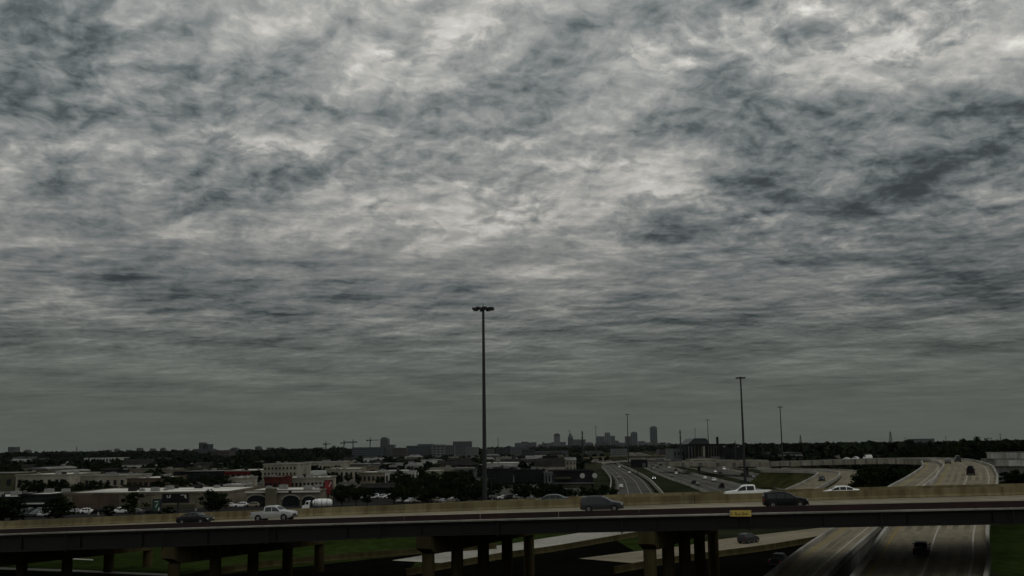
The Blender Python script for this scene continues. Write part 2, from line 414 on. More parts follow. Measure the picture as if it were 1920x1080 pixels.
patch('underbridge_shade_sheet', 'deck_shade_dark', [BL[0][1][1][:2], BL[0][1][4][:2], BL[1][1][0][:2], BL[1][1][4][:2], BL[2][1][1][:2], BL[2][1][4][:2], (60, 60), (-60, 60)], .035)  # dark sheet that paints in the shade beneath the deck
patch('kerb_strip', 'concrete_pale', [gp(-60, 1062), gp(150, 1069), gp(330, 1077), gp(330, 1081), gp(150, 1073), gp(-60, 1066)], .03)
patch('kerb_strip', 'concrete_pale', [gp(60, 1043), gp(175, 1049), gp(175, 1051), gp(60, 1045)], .03)

def P3(px, py, Y): q = P(px, py, Y); return (q.x, q.y, q.z)
def elevated(name, label, pts, width, deck='concrete_road', fascia=1.8, piers=(), group=None, lines=True, wallmat='concrete_pale', bar_h=1.0, ground_wall=False, bank=0.0):
    ln = catmull(pts, 12)
    t = thing(name, label, 'road bridge', group=group)
    w = width / 2
    strip(ln, [(-w, 0), (w, 0)], close=False).obj('roadway', deck, t)
    strip(ln, [(-w, -.02), (w, -.02), (w, -.3), (-w, -.3)]).obj('slab', wallmat, t)
    for s in (-1, 1):
        strip(ln, shift([(-.22, 0), (-.22, bar_h), (.22, bar_h), (.22, 0)], s * (w + .22), -.3)).obj('barrier_wall', wallmat, t)
    if not ground_wall:
        for s in (-.8, 0, .8):
            strip(ln, shift([(-.35, -fascia), (-.35, -.31), (.35, -.31), (.35, -fascia)], s * w)).obj('girder', 'concrete_grey', t)
    else:
        nn = normals2(ln)
        for s in (-1, 1):
            b = MB(); rings = []
            for q, n in zip(ln, nn):
                e = bank * q[2]; rings.append([(q[0] + n[0] * s * (w + a), q[1] + n[1] * s * (w + a), z) for a, z in ((.0, q[2] - .31), (.25, q[2] - .31), (.25 + e, -.2), (.0, -.2))])
            b.loft(rings); b.obj('grass_bank' if bank else 'retaining_wall', 'grass_dry' if bank else 'concrete_grey', t)
    nn0 = normals2(ln)
    for k in range(2, len(ln) - 1, 2):
        q, n = ln[k], nn0[k]; dd = np.array([-n[1], n[0]]) * .07
        MB().quad(*[(q[0] + n[0] * a * w + dd[0] * e, q[1] + n[1] * a * w + dd[1] * e, q[2] + .006) for a, e in ((-.98, -1), (.98, -1), (.98, 1), (-.98, 1))]).obj('expansion_joint', 'black_trim', t)
    for off in np.linspace(-w + 2.4, w - 2.6, 6 if width > 9 else 2):
        strip(ln + np.array([0, 0, .004]), [(off - .38, 0), (off + .38, 0)], close=False).obj('wheel_track', 'concrete_worn', t)
    if lines:
        l2 = ln + np.array([0, 0, .012])
        for off, mm in ((-w + 1.0, 'yellow_line'), (w - 1.6, 'white_line')) + ((( 0.0, 'white_line'),) if width > 9 else ()):
            strip(l2, [(off - .11, 0), (off + .11, 0)], close=False).obj('lane_marking', mm, t)
    nn = normals2(ln)
    for k in piers:
        q = ln[k]; z = q[2] - fascia
        if z < 2: continue
        MB().tube((q[0], q[1], -.3), (q[0], q[1], z - 1.0), .85, .85, 12).obj('column', 'concrete_grey', t, smooth=40)
        M = Matrix.Translation((q[0], q[1], 0)) @ Matrix.Rotation(math.atan2(nn[k][1], nn[k][0]), 4, 'Z')
        MB().box(0, 0, z - .5, width * .9, 1.5, 1.0, M).obj('pier_cap', 'concrete_grey', t)
    return t, ln
tR, R1LN = elevated('connector_ramp', 'long concrete connector ramp that climbs away and curves left on columns',
    [P3(1620, 1300, 84), P3(1735, 1062, 128), P3(1762, 985, 165), P3(1808, 908, 243), P3(1813, 889, 275), P3(1810, 873, 350), P3(1772, 863, 430),
     P3(1700, 861, 480), P3(1600, 863, 525), P3(1500, 866, 565), P3(1400, 868, 610), P3(1250, 868, 720)], 13.0,
    piers=list(range(64, 132, 7)), wallmat='concrete_pale')
def fascia(t, ln, side, w, k0, k1, top, bot, m='wall_white'):
    nn = normals2(ln); acc = []
    for k in range(k0, k1):
        for f in (0.0, 0.5):
            a, b = (ln[k] * (1 - f) + ln[k + 1] * f), (ln[k] * (.5 - f) + ln[k + 1] * (.5 + f))
            n = nn[k]; d = b - a; a2 = a + d * .02; b2 = b - d * .02
            pts = []
            for q in (a2, b2):
                pts.append([(q[0] + n[0] * side * (w + o_), q[1] + n[1] * side * (w + o_), q[2] + z) for o_, z in ((.46, bot), (.46, top), (.60, top), (.60, bot))])
            MB().loft(pts).obj('fascia_panel', m if (k * 2 + int(f * 2)) % 5 else 'concrete_grey', t)
fascia(tR, R1LN, -1, 6.5, 74, 131, .35, -2.0, 'wall_cream')
elevated('side_ramp', 'narrow concrete side ramp rising beside the tall connector ramp wall',
    [P3(1330, 1240, 96), P3(1530, 1052, 140), P3(1615, 985, 178), P3(1690, 922, 215), P3(1728, 896, 270), P3(1750, 876, 345), P3(1745, 866, 420)], 6.0, wallmat='concrete_pale', ground_wall=True, bar_h=.8)
tL1, LOOP1 = elevated('loop_ramp', 'inner concrete loop ramp bending tightly with a dark car on it',
    [P3(1490, 926, 300), P3(1530, 907, 335), P3(1552, 893, 385), P3(1548, 887, 420), P3(1505, 885, 450), P3(1440, 884, 470)], 7.5, lines=False, wallmat='concrete_pale', ground_wall=True, bank=1.5)
tL2, LOOP2 = elevated('loop_ramp', 'outer concrete loop ramp sweeping round the tighter inner loop',
    [P3(1560, 925, 300), P3(1590, 905, 350), P3(1598, 892, 400), P3(1580, 885, 445), P3(1530, 882, 480), P3(1450, 881, 505)], 9.0, lines=False, wallmat='concrete_pale', ground_wall=True, bank=1.5)
elevated('overpass', 'low tan overpass crossing the freeway below the downtown towers',
    [P3(1040, 862, 1450), P3(1130, 857, 1500), P3(1215, 855, 1500), P3(1300, 856, 1480), P3(1400, 856, 1450)], 14, wallmat='concrete_tan', piers=(8, 14, 20, 26, 32, 40), lines=False, fascia=2.4)
elevated('overpass', 'long pale overpass running across the freeway behind the dark billboard',
    [P3(1090, 872, 1020), P3(1160, 866, 1060), P3(1230, 862, 1080), P3(1300, 868, 980), P3(1370, 876, 860)], 10, wallmat='concrete_pale', piers=(6, 12, 18, 24, 30, 36), lines=False, fascia=2.0)

# retaining wall panels at the far right
def panel_wall(label, pxs, ytop, ybot, Y):
    t = thing('retaining_wall', label, 'wall', loc=(0, 0, 0))
    n = len(pxs) - 1
    for i in range(n):
        a = P(pxs[i], ytop, Y); b = P(pxs[i + 1], ytop, Y)
        zb = P(pxs[i], ybot, Y).z
        MB().box((a.x + b.x) / 2, Y, (a.z + zb) / 2, (b.x - a.x) - .12, .5, a.z - zb).obj('wall_panel', 'wall_white' if i % 4 else 'concrete_pale', t)
    a = P(pxs[0], ytop, Y); b = P(pxs[-1], ytop, Y); zb = P(pxs[0], ybot, Y).z
    MB().box((a.x + b.x) / 2, Y + .3, a.z + .15, b.x - a.x + .6, 1.0, .3).obj('coping', 'concrete_pale', t)
    MB().box((a.x + b.x) / 2, Y + 3.3, (zb - .4) / 2, b.x - a.x + 1, 5.6, max(zb, .5) + .4).obj('embankment_core', 'concrete_grey', t)
panel_wall('upper pale panelled retaining wall right of the connector ramp', list(range(1850, 2061, 7)), 849, 860, 520)
panel_wall('lower pale panelled retaining wall on the grass right of the connector ramp', list(range(1866, 2060, 24)), 863, 874, 470)

# ------------------------------------------------------------------ the flyover in front
PXS = [0, 240, 480, 720, 960, 1200, 1440, 1680, 1920]
def xat(px, Y): return P(px, hor(px), Y).x
yn_fit = np.polyfit([xat(0, 145), xat(960, 125), xat(1920, 118)], [145, 125, 118], 2)
def YN(X): return float(np.polyval(yn_fit, X))
def solve(px, py, off):
    Y = 128.0
    for _ in range(12):
        q = P(px, py, Y); Y = YN(q.x) + off
    return P(px, py, Y)
W1, W2 = 13.0, 13.0
near_top = [993, 984, 975, 969, 961, 956, 950, 944, 938]
ledge = [1002, 994, 986, 979.5, 973, 967.5, 963, 957, 952]
far_top = [977.5, 967, 957, 948, 938, 931, 924, 917.5, 911.5]
def fit(ys, off):
    q = [solve(a, b, off) for a, b in zip(PXS, ys)]
    return np.polyfit([k.x for k in q], [k.z for k in q], 2)
f_nt, f_le, f_ft = fit(near_top, 0), fit(ledge, -.35), fit(far_top, W1)
XS = np.linspace(-112, 98, 71)
def zn(X): return float(np.polyval(f_nt, X)) - .72
def zm(X): return float(np.polyval(f_ft, X)) - 1.05
def zdeck(X, t):
    if t <= W1: return zn(X) + (zm(X) - zn(X)) * t / W1
    return zm(X) - float(np.interp(X, (-40, 15), (.05, .0))) * (t - W1)
def lane(t, dz=0): return np.array([(X, YN(X) + t, zdeck(X, t) + dz) for X in XS])
FL = thing('flyover_bridge', 'long concrete flyover with tan barriers and dark maroon side crossing in front', 'bridge')
rings = [[(X, YN(X) + t, zdeck(X, t)) for t in (0, W1)] for X in XS]
MB().loft(rings, closed=False).obj('near_roadway', 'concrete_deck', FL)
rings = [[(X, YN(X) + t, zdeck(X, t)) for t in (W1, W1 + W2)] for X in XS]
MB().loft(rings, closed=False).obj('far_roadway', 'concrete_deck', FL)
rings = [[(X, YN(X) + t, zdeck(X, t) + d) for t, d in ((.05, -.02), (W1, -.02), (W1 + W2, -.02), (W1 + W2, -.28), (W1, -.28), (.05, -.28))] for X in XS]
MB().loft(rings).obj('slab', 'concrete_grey', FL)
rings = [[(X, YN(X) + t, z) for t, z in ((0, zn(X) - .3), (0, zn(X) + .72), (.16, zn(X) + .72), (.34, zn(X) + .3), (.38, zn(X) + .003), (.38, zn(X) - .01))] for X in XS]
# parapet and ledge cast in lengths with open joints
def segs(step=9.0, gap=.04):
    x = XS[0]
    while x < XS[-1] - .1:
        yield np.linspace(x, min(x + step - gap, XS[-1]), 5); x += step
for sx in segs(9.0):
    rg = [[(X, YN(X) + t, z) for t, z in ((0, zn(X) - .25), (0, zn(X) + .72), (.16, zn(X) + .72), (.34, zn(X) + .3), (.38, zn(X) + .003))] for X in sx]
    MB().loft(rg).obj('parapet_segment', 'maroon_paint', FL)
def zl(X): return float(np.polyval(f_le, X))
for sx in segs(27.0):
    rg = [[(X, YN(X) + t, zl(X) + z) for t, z in ((-.34, -.15), (-.34, 0), (-.004, .05), (-.004, -.15))] for X in sx]
    MB().loft(rg).obj('slab_edge', 'concrete_pale', FL)
for sx in segs(12.2):
    rg = [[(X, YN(X) + W1 + t, zm(X) + z) for t, z in ((-.30, .004), (-.30, .08), (-.16, .33), (-.10, 1.05), (.10, 1.05), (.16, .33), (.30, .08), (.30, -.008))] for X in sx]
    MB().loft(rg).obj('median_segment', 'concrete_tan', FL)
for sx in segs(12.2):
    rg = [[(X, YN(X) + W1 + W2 + t, zdeck(X, W1 + W2) + z) for t, z in ((-.30, .004), (-.30, .08), (-.16, .33), (-.10, .80), (.10, .80), (.16, .33), (.30, -.3))] for X in sx]
    MB().loft(rg).obj('outer_segment', 'concrete_tan', FL)
for t, mm in ((1.6, 'white_line'), (5.2, 'white_line'), (8.9, 'white_line'), (W1 - 1.0, 'yellow_line'), (W1 + 1.2, 'yellow_line'), (W1 + 5, 'white_line'), (W1 + 8.8, 'white_line')):
    solid = t in (1.6, W1 - 1.0, W1 + 1.2, W1 + 8.8)
    runs = [XS] if solid else [(x, x + 1.5, x + 3) for x in np.arange(-110, 96, 12.0)]
    for rn in runs:
        MB().loft([[(X, YN(X) + t - .09, zdeck(X, t) + .008), (X, YN(X) + t + .09, zdeck(X, t) + .008)] for X in rn], closed=False).obj('lane_marking', mm, FL)
for t in (2.6, 4.3, 6.2, 7.9, 9.8, 11.3):
    MB().loft([[(X, YN(X) + t - .36, zdeck(X, t - .36) + .004), (X, YN(X) + t + .36, zdeck(X, t + .36) + .004)] for X in XS], closed=False).obj('wheel_track', 'concrete_worn', FL)
def zsoff(X): return min(zl(X), zdeck(X, W1 + W2)) - 1.75
for i, t in enumerate(np.linspace(.5, W1 + W2 - .6, 9)):
    rg = []
    for X in XS:
        top = zdeck(X, t) - .3; bot = zsoff(X)
        rg.append([(X, YN(X) + t + a, z) for a, z in ((-.3, bot), (-.3, bot + .16), (-.06, bot + .2), (-.06, top - .14), (-.25, top - .1), (-.25, top), (.25, top), (.25, top - .1), (.06, top - .14), (.06, bot + .2), (.3, bot + .16), (.3, bot))])
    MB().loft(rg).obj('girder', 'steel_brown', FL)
# skewed bents: cap beam and five columns each
DIRB = Vector((12.6, 28.0, 0)).normalized()
for px, lat in ((-48, 17.0), (328, 14.6), (803, 12.8), (1218, 12.6)):
    DIRB = Vector((lat, 28.0, 0)).normalized()
    q = solve(px, 1020, 1.2); q.z = 0
    a = q - DIRB * 1.3; b2 = q + DIRB * 30.5
    zt = min(zsoff(a.x), zsoff(b2.x), zsoff(q.x)) - .02; zb = zt - 2.05
    side = Vector((-DIRB.y, DIRB.x, 0)) * .95
    bent = MB().loft([[tuple(a + side * s + Vector((0, 0, z))) for s, z in ((-1, zb + .7), (-1, zt), (1, zt), (1, zb + .7))],
                      [tuple(a + DIRB * 1.6 + side * s + Vector((0, 0, z))) for s, z in ((-1, zb), (-1, zt), (1, zt), (1, zb))],
                      [tuple(b2 - DIRB * 1.6 + side * s + Vector((0, 0, z))) for s, z in ((-1, zb), (-1, zt), (1, zt), (1, zb))],
                      [tuple(b2 + side * s + Vector((0, 0, z))) for s, z in ((-1, zb + .7), (-1, zt), (1, zt), (1, zb + .7))]])
    cap = bent.obj('bent_cap', 'concrete_shade', FL)
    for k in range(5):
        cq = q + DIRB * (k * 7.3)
        MB().tube((cq.x, cq.y, -.4), (cq.x, cq.y, zb + .05), .76, .74, 16).obj('column', 'concrete_shade', cap, smooth=40)
    for k in range(9):                                           # bearing pads under the girders
        bq = q + DIRB * (.2 + k * 3.6)
        MB().box(bq.x, bq.y, zt + .06, .7, .7, .14).obj('bearing', 'steel_brown', cap)
# stiffener plates on the outer girder and drain pipes down the slab edge
for x in np.arange(-110, 97, 9.0):
    top = zdeck(x, .5) - .46; bot = zsoff(x) + .2
    MB().box(x, YN(x) + .34, (top + bot) / 2, .05, .2, top - bot).obj('stiffener', 'steel_brown', FL)
for x in np.arange(-100, 96, 14.0):
    zt_ = zl(x) - .16
    MB().tube((x, YN(x) - .12, zt_), (x, YN(x) - .12, zsoff(x) - .15), .09, .09, 8).obj('drain_pipe', 'steel_brown', FL)
# drain pipes and the yellow name sign on the parapet
sg = solve(1389, 962.5, -.42)
w = (P(1408.5, 962, sg.y).x - P(1370, 962, sg.y).x); hh = P(1389, 956.7, sg.y).z - P(1389, 968.4, sg.y).z
ang = math.atan(2 * yn_fit[0] * sg.x + yn_fit[1])
ts = thing('bridge_name_sign', 'small yellow sign with dark lettering fixed to the flyover parapet', 'sign', (sg.x, sg.y, sg.z - hh / 2), ang)
MB().box(0, 0, hh / 2, w, .03, hh).obj('panel', 'sign_yellow', ts)
MB().box(-w / 2 - .04, 0, hh / 2, .10, .05, hh * .96).obj('mounting_post', 'concrete_pale', ts)
MB().box(0, .2, hh * .6, w * .7, .36, .06).obj('bracket', 'galvanised', ts)
ink = [(-.86, .30, .13, .55), (-.47, .28, .16, .60), (-.31, .14, .17, .26), (-.13, .16, .13, .36), (-.02, .12, .10, .28), (.22, .28, .16, .6), (.38, .16, .18, .32), (.56, .14, .15, .36), (.68, .16, .10, .34)]
for cx, z0, ww, h2 in ink:
    b = MB(); z1 = .24; hgt = h2 * hh * .72; W_ = ww * w * .5; X_ = cx * w * .5
    b.box(X_ - W_ * .36, 0, hh * z1 + hgt / 2, W_ * .30, .006, hgt)
    b.box(X_ + W_ * .1, 0, hh * z1 + hgt * .9, W_ * .7, .006, hgt * .2)
    b.box(X_ + W_ * .2, 0, hh * z1 + hgt * .15, W_ * .6, .006, hgt * .25)
    o = b.obj('letter', 'black_ink', ts); o.location = (0, -.019, 0)

# ------------------------------------------------------------------ vehicles
def interp(tab, x): return float(np.interp(x, [a for a, _ in tab], [b for _, b in tab]))
CARS = {
 'sedan':  dict(L=4.75, W=1.82, zb=.20, belt=.92, top=[(0, .80), (.03, .98), (.55, 1.03), (1.25, 1.36), (1.75, 1.44), (2.6, 1.44), (3.0, 1.34), (3.62, .98), (4.45, .80), (4.68, .62), (4.75, .5)],
                cabin=(.62, 3.55), glass=(.85, 3.30), ax=(.95, 3.78), wr=.32),
 'suv':    dict(L=5.0, W=1.96, zb=.24, belt=1.08, top=[(0, 1.0), (.03, 1.3), (.10, 1.64), (.22, 1.75), (1.6, 1.80), (2.5, 1.76), (3.0, 1.62), (3.72, 1.18), (4.2, 1.10), (4.85, .96), (5.0, .7)],
                cabin=(.05, 3.68), glass=(.40, 3.45), ax=(.98, 4.02), wr=.37),
 'crossover': dict(L=4.7, W=1.86, zb=.22, belt=1.0, top=[(0, .95), (.06, 1.1), (.5, 1.48), (.9, 1.6), (1.8, 1.66), (2.4, 1.62), (2.8, 1.5), (3.5, 1.08), (4.1, .98), (4.6, .82), (4.7, .6)],
                cabin=(.08, 3.45), glass=(.55, 3.2), ax=(.92, 3.75), wr=.35),
 'pickup': dict(L=5.85, W=2.02, zb=.36, belt=1.18, top=[(0, 1.16), (1.88, 1.20), (1.95, 1.24), (2.02, 1.82), (2.25, 1.90), (3.3, 1.90), (3.75, 1.76), (4.35, 1.26), (5.1, 1.18), (5.7, 1.08), (5.85, .85)],
                cabin=(1.96, 4.3), glass=(2.12, 4.1), ax=(1.2, 4.85), wr=.40, bed=1.86),
 'van':    dict(L=5.6, W=2.02, zb=.28, belt=1.25, top=[(0, 1.6), (.04, 2.2), (.3, 2.34), (3.6, 2.36), (4.2, 2.1), (4.75, 1.35), (5.4, 1.1), (5.6, .8)],
                cabin=(.1, 4.6), glass=(3.0, 4.4), ax=(1.0, 4.6), wr=.36),
}
def ring(cfg, x):
    W = cfg['W'] / 2; zt = interp(cfg['top'], x); belt = cfg['belt']; L = cfg['L']
    taper = 1 - .10 * max(0, (abs(x - L / 2) / (L / 2)) - .72) / .28
    w = W * taper; zb = cfg['zb'] + (.10 if x < .2 or x > L - .25 else 0)
    bed = cfg.get('bed', -1)
    if x < bed:
        pts = [(w - .06, zb), (w, zb + .18), (w, zb + .5), (w - .02, zt - .06), (w - .03, zt), (w - .12, zt), (w - .13, zt - .5 if .06 < x < bed - .05 else zt), (0, zt - .5 if .06 < x < bed - .05 else zt)]
    else:
        sh = min(belt, zt - .03); cabin = zt > belt + .08
        wr = w - .05 - (max(0, zt - belt)) * .34 if cabin else w - .07
        pts = [(w - .07, zb), (w, zb + .18), (w + .0, (zb + sh) / 2 + .08), (w - .04, sh), (wr, zt - .05), (wr - .12, zt - .005), (wr * .5, zt + .015), (0, zt + .02)]
    right = [(x - L / 2, -y, z) for y, z in pts]; left = [(x - L / 2, y, z) for y, z in reversed(pts[:-1])]
    return right + left
def side_pt(cfg, x, f, s, off):
    L = cfg['L']; W = cfg['W'] / 2; zt = interp(cfg['top'], x); belt = cfg['belt']
    taper = 1 - .10 * max(0, (abs(x - L / 2) / (L / 2)) - .72) / .28; w = W * taper
    sh = min(belt, zt - .03); wr = w - .05 - max(0, zt - belt) * .34
    return (x - L / 2, s * (w - .04 + (wr - w + .04) * f + off), sh + (zt - .05 - sh) * f)
PROTO = {}
def make_vehicle(kind):
    cfg = CARS[kind]; L, W = cfg['L'], cfg['W']
    xs = sorted(set([x for x, _ in cfg['top']] + list(np.arange(.3, L, .33)) + ([cfg['bed'] - .06, cfg['bed'] - .01, .05, .08] if 'bed' in cfg else [])))
    root = thing('parked_car', 'x', 'car')
    MB().loft([ring(cfg, x) for x in xs]).obj('body', 'paint_white', root, smooth=38)
    g0, g1 = cfg['glass']
    # side windows, split by pillars
    n = 3 if g1 - g0 > 2.3 else 2
    if kind == 'van': n = 1
    cuts = np.linspace(g0, g1, n + 1)
    for s in (-1, 1):
        for i in range(n):
            xa, xb = cuts[i] + .05, cuts[i + 1] - .05
            b = MB(); rg = []
            for x in np.linspace(xa, xb, 5):
                rg.append([side_pt(cfg, x, f, s, .012) for f in (.06, .5, .86)])
            b.loft(rg, closed=False); b.obj('window', 'glass_dark', root)
    # windscreen and rear window
    def screen(xa, xb, name):
        rg = []
        for x in np.linspace(xa, xb, 4):
            zt = interp(cfg['top'], x); w = W / 2 - .05 - max(0, zt - cfg['belt']) * .34
            rg.append([(x - L / 2, y, zt + .03 - .055 * (abs(y) / w) ** 3) for y in np.linspace(-w + .1, w - .1, 7)])
        MB().loft(rg, closed=False).obj(name, 'glass_dark', root)
    tops = cfg['top']; imax = max(range(len(tops)), key=lambda i: tops[i][1])
    fr = [x for x, z in tops if x > tops[imax][0] and z < cfg['belt'] + .12]
    fs = [x for x, z in tops if x >= tops[imax][0] and z > cfg['belt'] + .4]
    screen(fs[-1] + .02, fr[0] - .12, 'windscreen')
    if kind == 'sedan': screen(.62, 1.2, 'rear_window')
    elif kind in ('suv', 'crossover'): screen(.035 if kind == 'suv' else .12, .095 if kind == 'suv' else .46, 'rear_window')
    elif kind == 'pickup': screen(1.965, 2.01, 'rear_window')
    # wheels
    for ax in cfg['ax']:
        for s in (-1, 1):
            r = cfg['wr']; x = ax - L / 2
            MB().tube((x, s * (W / 2 - .28), r), (x, s * (W / 2 + .002), r), r + .075, r + .075, 18).obj('wheel_arch', 'black_trim', root)
            wh = MB().tube((x, s * (W / 2 - .22), r), (x, s * (W / 2 + .012), r), r, r, 18).obj('wheel', 'tyre', root)
            b = MB(); b.tube((x, s * (W / 2), r), (x, s * (W / 2 + .022), r), r * .64, r * .60, 14); b.obj('rim', 'rim', wh)
    for s in (-1, 1):
        zh = interp(cfg['top'], L - .2)
        MB().box(L / 2 - .14, s * (W / 2 - .30), zh - .14, .22, .40, .15).obj('headlight', 'headlamp', root)
        zr = min(interp(cfg['top'], .05), 1.15)
        MB().box(-L / 2 + .06, s * (W / 2 - .20), zr - .16, .14, .24, .24).obj('taillight', 'taillamp', root)
        mx = (fr[0] - .25) - L / 2
        MB().box(mx, s * (W / 2 + .08), cfg['belt'] + .08, .12, .2, .14).obj('mirror', 'black_trim', root)
    MB().box(L / 2 - .03, 0, cfg['zb'] + .34, .10, W * .5, .22).obj('grille', 'black_trim', root)
    MB().box(L / 2 - .02, 0, cfg['zb'] + .12, .16, W * .86, .16).obj('bumper', 'black_trim', root)
    MB().box(-L / 2 + .02, 0, cfg['zb'] + .18, .12, W * .86, .20).obj('bumper', 'black_trim', root)
    if kind in ('suv', 'van'):
        for s in (-1, 1): MB().box(1.7 - L / 2, s * (W / 2 - .33), 1.80 if kind == 'suv' else 2.38, 1.9, .05, .05).obj('roof_rail', 'black_trim', root)
    root.location = (0, 0, -500)
    return root
for k in CARS: PROTO[k] = make_vehicle(k)
BODY = {}
def painted(kind, paint):
    key = (kind, paint)
    if key not in BODY:
        src = [c_ for c_ in PROTO[kind].children if c_.name.split('.')[0] == 'body'][0].data
        me = src.copy(); me.materials[0] = MATS[paint]; BODY[key] = (src.name, me)
    return BODY[key]
USED = set()
LITE = ('body', 'window', 'windscreen', 'rear_window', 'wheel', 'headlight', 'taillight', 'bumper')
def vehicle(kind, paint, loc, rz, label, name='parked_car', cat='car', group=None, lite=False, pitch=0, lit=False):
    src = PROTO[kind]; nm, me = painted(kind, paint)
    r = src.copy(); C.objects.link(r); r.name = name
    r.location = loc; r.rotation_euler = Euler((0, -pitch, rz), 'XYZ'); tag(r, label, cat)
    if group: r['group'] = group
    for ch in kids(src):
        base = ch.name.split('.')[0]
        if lite and base not in LITE: continue
        q = ch.copy(); C.objects.link(q); q.parent = r
        if base == 'body': q.data = me
        if lit and base == 'headlight':
            q.data = q.data.copy(); q.data.materials[0] = MATS['headlamp_lit']
        if not lite:
            for sub in kids(ch):
                z = sub.copy(); C.objects.link(z); z.parent = q
    return r
def deck_vehicle(kind, paint, px, t, label, name, cat, flip=False):
    q = solve(px, 950, t); X = q.x
    e = .5; a = math.atan2(YN(X + e) - YN(X - e), 2 * e); L2 = CARS[kind]['L'] * .3
    pt = math.atan2(zdeck(X + L2, t) - zdeck(X - L2, t), 2 * L2)
    roll = math.atan2(zdeck(X, t + .7) - zdeck(X, t - .7), 1.4)
    o = vehicle(kind, paint, (X, YN(X) + t, zdeck(X, t) + .012), a + (math.pi if flip else 0), label, name, cat)
    M = Matrix.Rotation(a, 3, 'Z') @ Matrix.Rotation(-pt, 3, 'Y') @ Matrix.Rotation(roll, 3, 'X')
    if flip: M = M @ Matrix.Rotation(math.pi, 3, 'Z')
    o.rotation_euler = M.to_euler()
    return o
deck_vehicle('suv', 'paint_slate', 1129, 6.8, 'dark slate grey sport utility vehicle driving alone along the flyover', 'suv', 'car')
deck_vehicle('suv', 'paint_black', 1473, 5.6, 'black sport utility vehicle on the flyover in front of a white pickup', 'suv', 'car')
deck_vehicle('pickup', 'paint_silver', 514, 8.0, 'silver pickup truck on the flyover near the white tanker truck', 'pickup_truck', 'pickup truck')
deck_vehicle('sedan', 'paint_black', 367, 7.5, 'black sedan on the flyover behind the silver pickup', 'sedan', 'car')
deck_vehicle('pickup', 'paint_white', 1403, W1 + 4.6, 'white pickup truck half hidden behind the tan flyover median barrier', 'pickup_truck', 'pickup truck', True)
deck_vehicle('sedan', 'paint_white', 1576, W1 + 4.4, 'white sedan half hidden behind the tan flyover median barrier', 'sedan', 'car', True)
deck_vehicle('sedan', 'paint_teal', 1034, W1 + 6.5, 'dark green sedan with only its roof showing above the flyover median', 'sedan', 'car', True)

# vehicles on the ramps and roads below
def on_line(ln, px, t=0.0, lo=0, hi=None):
    hi = hi or len(ln); best = None
    for k in range(lo, hi - 1):
        for f in np.linspace(0, 1, 5)[:-1]:
            q = ln[k] * (1 - f) + ln[k + 1] * f; d = ln[k + 1] - ln[k]
            n = np.array([d[1], -d[0]]) / np.hypot(d[0], d[1])
            w_ = Vector((q[0] + n[0] * t, q[1] + n[1] * t, q[2]))
            cc = ROT.transposed() @ (w_ - Vector((0, 0, H)))
            x = 960 + F * cc.x / -cc.z
            e = abs(x - px)
            if best is None or e < best[0]: best = (e, w_, math.atan2(d[1], d[0]), math.atan2(d[2], np.hypot(d[0], d[1])))
    return best[1], best[2], best[3]
def at_frac(ln, s, t=0.0):
    k = min(int(s * (len(ln) - 1)), len(ln) - 2); f = s * (len(ln) - 1) - k
    q = ln[k] * (1 - f) + ln[k + 1] * f; d = ln[k + 1] - ln[k]; n = np.array([d[1], -d[0]]) / np.hypot(d[0], d[1])
    return Vector((q[0] + n[0] * t, q[1] + n[1] * t, q[2])), math.atan2(d[1], d[0]), math.atan2(d[2], np.hypot(d[0], d[1]))
def frac_at_Y(ln, Y):
    k = int(np.argmin(np.abs(ln[:, 1] - Y))); return k / (len(ln) - 1)
def ramp_car(kind, paint, ln, Y, t, label, name, cat, lim=None, back=False):
    l2 = ln if lim is None else ln[:lim]
    s = frac_at_Y(l2, Y) * (len(l2) - 1) / (len(ln) - 1)
    q, a, pt = at_frac(ln, s, t); q.z += .012
    return vehicle(kind, paint, q, a + (math.pi if back else 0), label, name, cat, pitch=-pt if back else pt)
ramp_car('van', 'paint_black', R1LN, 272, .9, 'dark van driving up the connector ramp, lowest of three', 'van', 'van', 75)
ramp_car('crossover', 'paint_grey', R1LN, 375, -4.0, 'dark grey car on the connector ramp near its bend, beside the left wall', 'parked_car', 'car', 80)
ramp_car('van', 'paint_slate', R1LN, 398, .8, 'dark slate van at the top of the connector ramp before the bend', 'van', 'van', 80)
ramp_car('crossover', 'paint_black', LOOP1, 352, .2, 'black car alone on the inner loop ramp', 'parked_car', 'car', 40, True)
for o in list(C.objects):
    if o.get('label') in ('dark grey car on the connector ramp near its bend, beside the left wall', 'black car alone on the inner loop ramp'): o.name = 'car'
q = G(1462, 1062)
vehicle('pickup', 'paint_black', (q.x, q.y, .038), R(62), 'black pickup truck on the dark yard under the flyover', 'pickup_truck', 'pickup truck')
ramp_car('suv', 'paint_slate', MIDLN, 200, 0.5, 'dark sport utility vehicle on the under road beyond the flyover', 'suv', 'car')
ramp_car('sedan', 'paint_black', R1LN, 137, -1.0, 'black sedan at the foot of the connector ramp under the flyover', 'sedan', 'car', 30)

